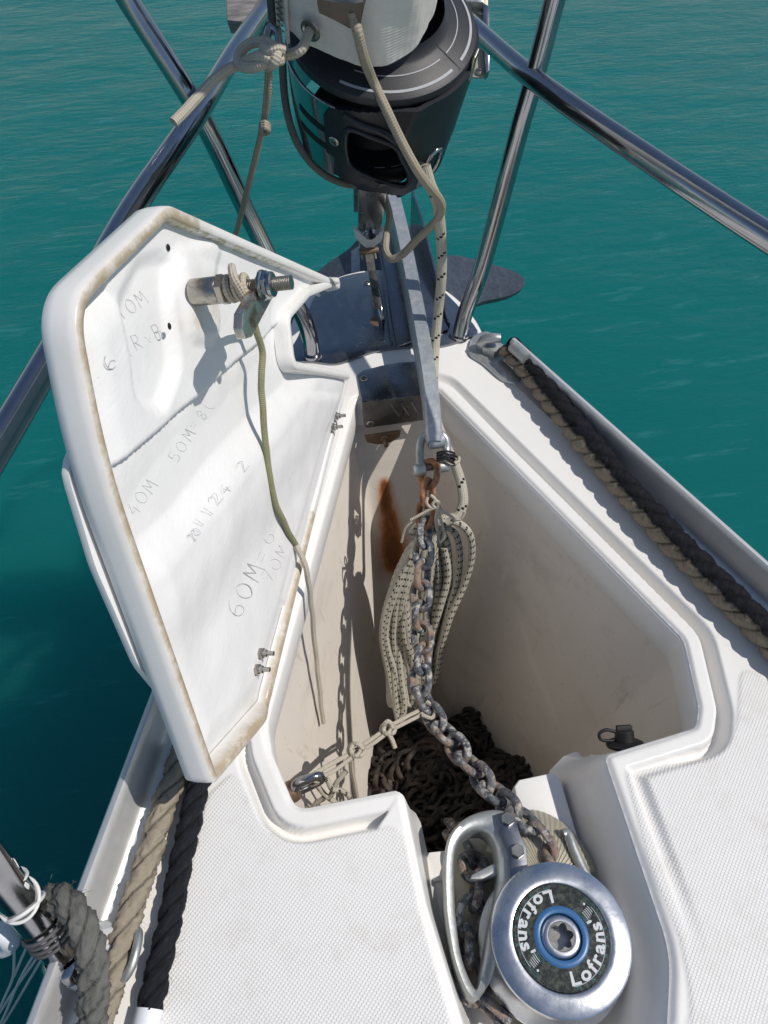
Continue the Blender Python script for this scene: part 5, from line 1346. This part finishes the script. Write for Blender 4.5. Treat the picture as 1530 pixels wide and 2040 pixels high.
def tack():
    t = thing('tack_line', 'tan braided rope knotted through the sail eyelet with loose end to the left', 'rope', tuple(dep(540, 110, .86)))
    g = Geo(); R0 = .0054; e = EYE+EN*.004
    E_ = lambda L, r=R0: tube_geo(g, L, r, 12, step=.003)
    De = (e-CAM) @ FW
    E_([EYE-EN*.004, e, dep(600, 98, De-.01), dep(580, 108, De-.004), dep(560, 106, De), dep(545, 92, De), dep(525, 84, De), dep(500, 86, De+.004), dep(482, 100, De+.006), dep(474, 120, De+.004), dep(482, 132, De), dep(505, 134, De-.008), dep(528, 126, De-.012), dep(548, 112, De-.012), dep(562, 104, De-.008)])
    E_([dep(562, 118, De-.012), dep(545, 122, De-.016), dep(520, 112, De-.016), dep(500, 118, De-.006), dep(478, 128, De+.008), dep(455, 138, De+.006), dep(425, 160, De), dep(395, 192, De-.004), dep(368, 222, De-.008), dep(346, 244, De-.012)])
    E_([dep(528, 80, De+.01), dep(540, 90, De-.012), dep(552, 104, De-.02), dep(546, 124, De-.018), dep(532, 132, De)])
    E_([dep(565, 100, De-.018), dep(552, 96, De-.022), dep(538, 100, De-.022), dep(524, 96, De-.014)])
    g.build('knotted_braid', 'twine', t)
    s = thing('thin_lashing', 'thin doubled line hanging from the knot down to behind the open lid', 'cord', tuple(dep(528, 200, .9)))
    g = Geo()
    tube_geo(g, [dep(533, 130, De), dep(530, 180, De+.02), dep(524, 240, De+.05), dep(508, 310, De+.09), dep(488, 390, De+.14), dep(468, 470, De+.2), dep(455, 520, De+.23)], .0026, 9)
    tube_geo(g, [dep(538, 130, De), dep(536, 185, De+.02), dep(528, 240, De+.05), dep(512, 310, De+.09), dep(491, 392, De+.14), dep(471, 470, De+.2), dep(458, 520, De+.23)], .0026, 9)
    g.build('doubled_line', 'tan', s)
    g = Geo()
    for k in range(3): tube_geo(g, [dep(520, 250+k*5, De+.045), dep(527, 244+k*5, De+.038), dep(535, 250+k*5, De+.045), dep(528, 258+k*4, De+.055)], .0030, 8, closed=True, step=.002)
    g.build('stopper_knot', 'tan', s)
    # shackle at the sail's corner
    h = thing('sail_hook', 'small steel shackle beside the knotted rope at the sail corner', 'shackle', tuple(dep(545, 75, De)))
    tube('hook_bow', [dep(540, 100, De+.012), dep(532, 75, De+.012), dep(540, 54, De+.012), dep(552, 62, De+.012), dep(556, 92, De+.012)], .0042, 'steel', h, 12)
    tube('hook_pin', [dep(532, 100, De+.012), dep(560, 98, De+.012)], .0032, 'steel', h, 10)
tack()
# ------------------------------------------------------------------ right rail: casting and rope
def casting():
    t = thing('rail_end_chock', 'cast alloy plate with hook at the forward end of the right toe rail', 'chock', tuple(at(965, 700, .005)))
    P = [at(x, y, .006) for x, y in ((934, 688), (944, 668), (972, 660), (1000, 684), (1030, 700), (1046, 730), (1030, 762), (1004, 756), (962, 722), (936, 704))]
    prism('chock_plate', smooth_loop(P, .004), .006, 'cast', t, (0, 0, 1), .0015)
    screw('chock_screw', at(957, 695, .0062), (0, 0, 1), .006, t)
    tube('hook', [at(962, 694, .004), at(962, 684, .018), at(968, 676, .028), at(984, 674, .034), at(996, 674, .034)], lambda s: .0105-.003*s, 'cast', t, 16, step=.002)
    tube('socket', [at(1022, 690, .040), at(1050, 716, .040)], .0095, 'cast', t, 18)
    prism('web', [at(x, y, .02) for x, y in ((960, 672), (985, 672), (1002, 690), (985, 700), (962, 690))], .016, 'cast', t, (0, 0, 1), .003)
casting()
inn = nz(np.array([-1, -.376, 0]))
o = laid_rope('mooring_rope', [at(1012, 693, .022), at(1024, 703, .022), at(1050, 732, .022), at(1140, 844, .0215), at(1250, 976, .021), at(1380, 1116, .0205), at(1500, 1236, .020), at(1640, 1376, .020), at(1900, 1650, .020), at(2200, 1960, .020)], .0190, 'laidR', None, lay=.085, side=nz(np.array([.75, .12, .65])), hand=-1)
tag(o, 'thick black rope bleached tan on one side lying along the right toe rail', 'rope', 'mooring ropes on the foredeck')
# ------------------------------------------------------------------ left side ropes
o = laid_rope('mooring_rope', [at(370, 1480, .012), at(349, 1545, .013), at(325, 1610, .013), at(297, 1705, .0135), at(267, 1795, .014), at(243, 1880, .014), at(220, 1960, .014), at(196, 2045, .014), at(160, 2160, .014)], .0124, 'laidT', None, lay=.095, side=None, jit=.0035, fuzz=500)
tag(o, 'flattened sun-bleached tan rope lying beside the left toe rail', 'rope', 'mooring ropes on the foredeck')
o = laid_rope('mooring_rope', [at(410, 1530, .012), at(391, 1580, .012), at(376, 1650, .012), at(356, 1745, .012), at(338, 1835, .012), at(318, 1920, .012), at(302, 1995, .012), at(299, 2014, .012)], .0116, 'laidB', None, lay=.07)
tag(o, 'black laid rope ending in white tape on the left foredeck', 'rope', 'mooring ropes on the foredeck')
tube('whipping_tape', [at(299, 2010, .012), at(292, 2040, .012), at(282, 2080, .012)], .0120, 'tape', o, 20)
o = laid_rope('mooring_rope', [dep(96, 1800, .67), dep(108, 1790, .66), dep(135, 1800, .645), dep(162, 1838, .635), dep(178, 1885, .63), dep(186, 1945, .63), dep(185, 2000, .63), dep(180, 2060, .635), dep(170, 2150, .64)], .0125, 'laidG', None, lay=.06, jit=.0045, fuzz=900)
tag(o, 'fuzzy grey rope bent over the stanchion foot at lower left', 'rope', 'mooring ropes on the foredeck')
def stanchion():
    t = thing('stanchion', 'polished steel stanchion tube leaning outboard at the lower left corner', 'stanchion', tuple(at(150, 1925, .02)))
    tube('post', [dep(150, 1925, .685), dep(110, 1880, .665), dep(40, 1795, .63), dep(-30, 1710, .59), dep(-120, 1600, .55)], .0152, 'steel', t, 36, step=.01)
    g = Geo()
    pa, pb = dep(150, 1925, .685), dep(40, 1795, .63); axd = nz(pb-pa); X, Y, Z = basis(axd)
    def wrap(g, f, r, th, tilt=.35, ph=0):
        c = pa+(pb-pa)*f; P = [c+(X*math.cos(a)+Y*math.sin(a))*r+axd*(tilt*r*math.sin(a+ph)) for a in np.linspace(0, 2*math.pi, 30, endpoint=False)]; tube_geo(g, P, th, 8, closed=True, smooth=False)
    for k in range(4): wrap(g, .42+.06*k, .0172+.0006*(k % 2), .0016)
    g.build('cord_wrapping', 'cable', t)
    P = fillet([(80, 1880), (140, 1850), (210, 1830), (232, 1840), (222, 1960), (190, 1985), (95, 1960)], [8]*7, 4)
    prism('foot_plate', [at(x, y, .020) for x, y in P], .016, 'alu', t, (0, 0, 1), .004)
    lathe('foot_collar', [(.0225, -.010), (.0225, .002), (.0205, .006), (.0172, .008)], dep(134, 1907, .677), np.array(dep(40, 1795, .63)-dep(150, 1925, .685)), 'steel', t, 36)
    screw('foot_bolt', at(135, 1950, .0205), (0, 0, 1), .007, t)
    e = thing('lashing_ring', 'bent steel rod loop beside the grey rope at lower left', 'ring', tuple(at(258, 1900, .02)))
    tube('ring_rod', [at(x, y, z) for x, y, z in ((270, 1850, .004), (276, 1862, .018), (272, 1890, .022), (262, 1925, .022), (248, 1948, .018), (240, 1950, .004))], .0042, 'cast', e, 12)
    n = thing('netting', 'white and blue net cords tied to the stanchion at lower left', 'netting', tuple(dep(60, 1950, .75)))
    g = Geo()
    def T_(L, r=.0014): tube_geo(g, [dep(*q) for q in L], r, 7, step=.004)
    T_([(28, 1870, .73), (28, 1910, .76), (26, 1945, .78), (10, 1985, .82), (-10, 2030, .86)]); T_([(62, 1870, .72), (45, 1905, .76), (28, 1945, .78)]); T_([(80, 1900, .72), (55, 1935, .76), (20, 1985, .82), (-8, 2030, .86)]); T_([(85, 1908, .72), (60, 1950, .78), (25, 2010, .84), (0, 2050, .88)]); T_([(70, 1898, .72), (40, 1950, .78), (10, 2020, .84), (-10, 2060, .88)])
    wrap(g, .92, .0162, .0016, .6); wrap(g, 1.02, .0162, .0015, -.5); wrap(g, 1.3, .0162, .0018, .7, 1)
    T_([(-5, 1700, .60), (20, 1718, .605), (30, 1738, .61)], .004); T_([(15, 1712, .605), (24, 1745, .62), (45, 1768, .63), (60, 1775, .63)], .0018); T_([(-5, 1792, .625), (22, 1786, .62), (42, 1768, .62)], .0022); T_([(-5, 1762, .625), (12, 1730, .61), (20, 1712, .60)], .0016)
    T_([(38, 1766, .615), (46, 1762, .615), (52, 1770, .62), (44, 1776, .62)], .003)
    g.build('net_cords', 'white', n)
    g = Geo(); T2 = lambda L, r: tube_geo(g, [dep(*q) for q in L], r, 10, step=.004, jit=.004)
    T2([(-15, 1850, .68), (10, 1858, .68), (18, 1880, .69), (0, 1895, .70), (-15, 1880, .7)], .009); g.build('blue_bundle', 'tape', n)
stanchion()
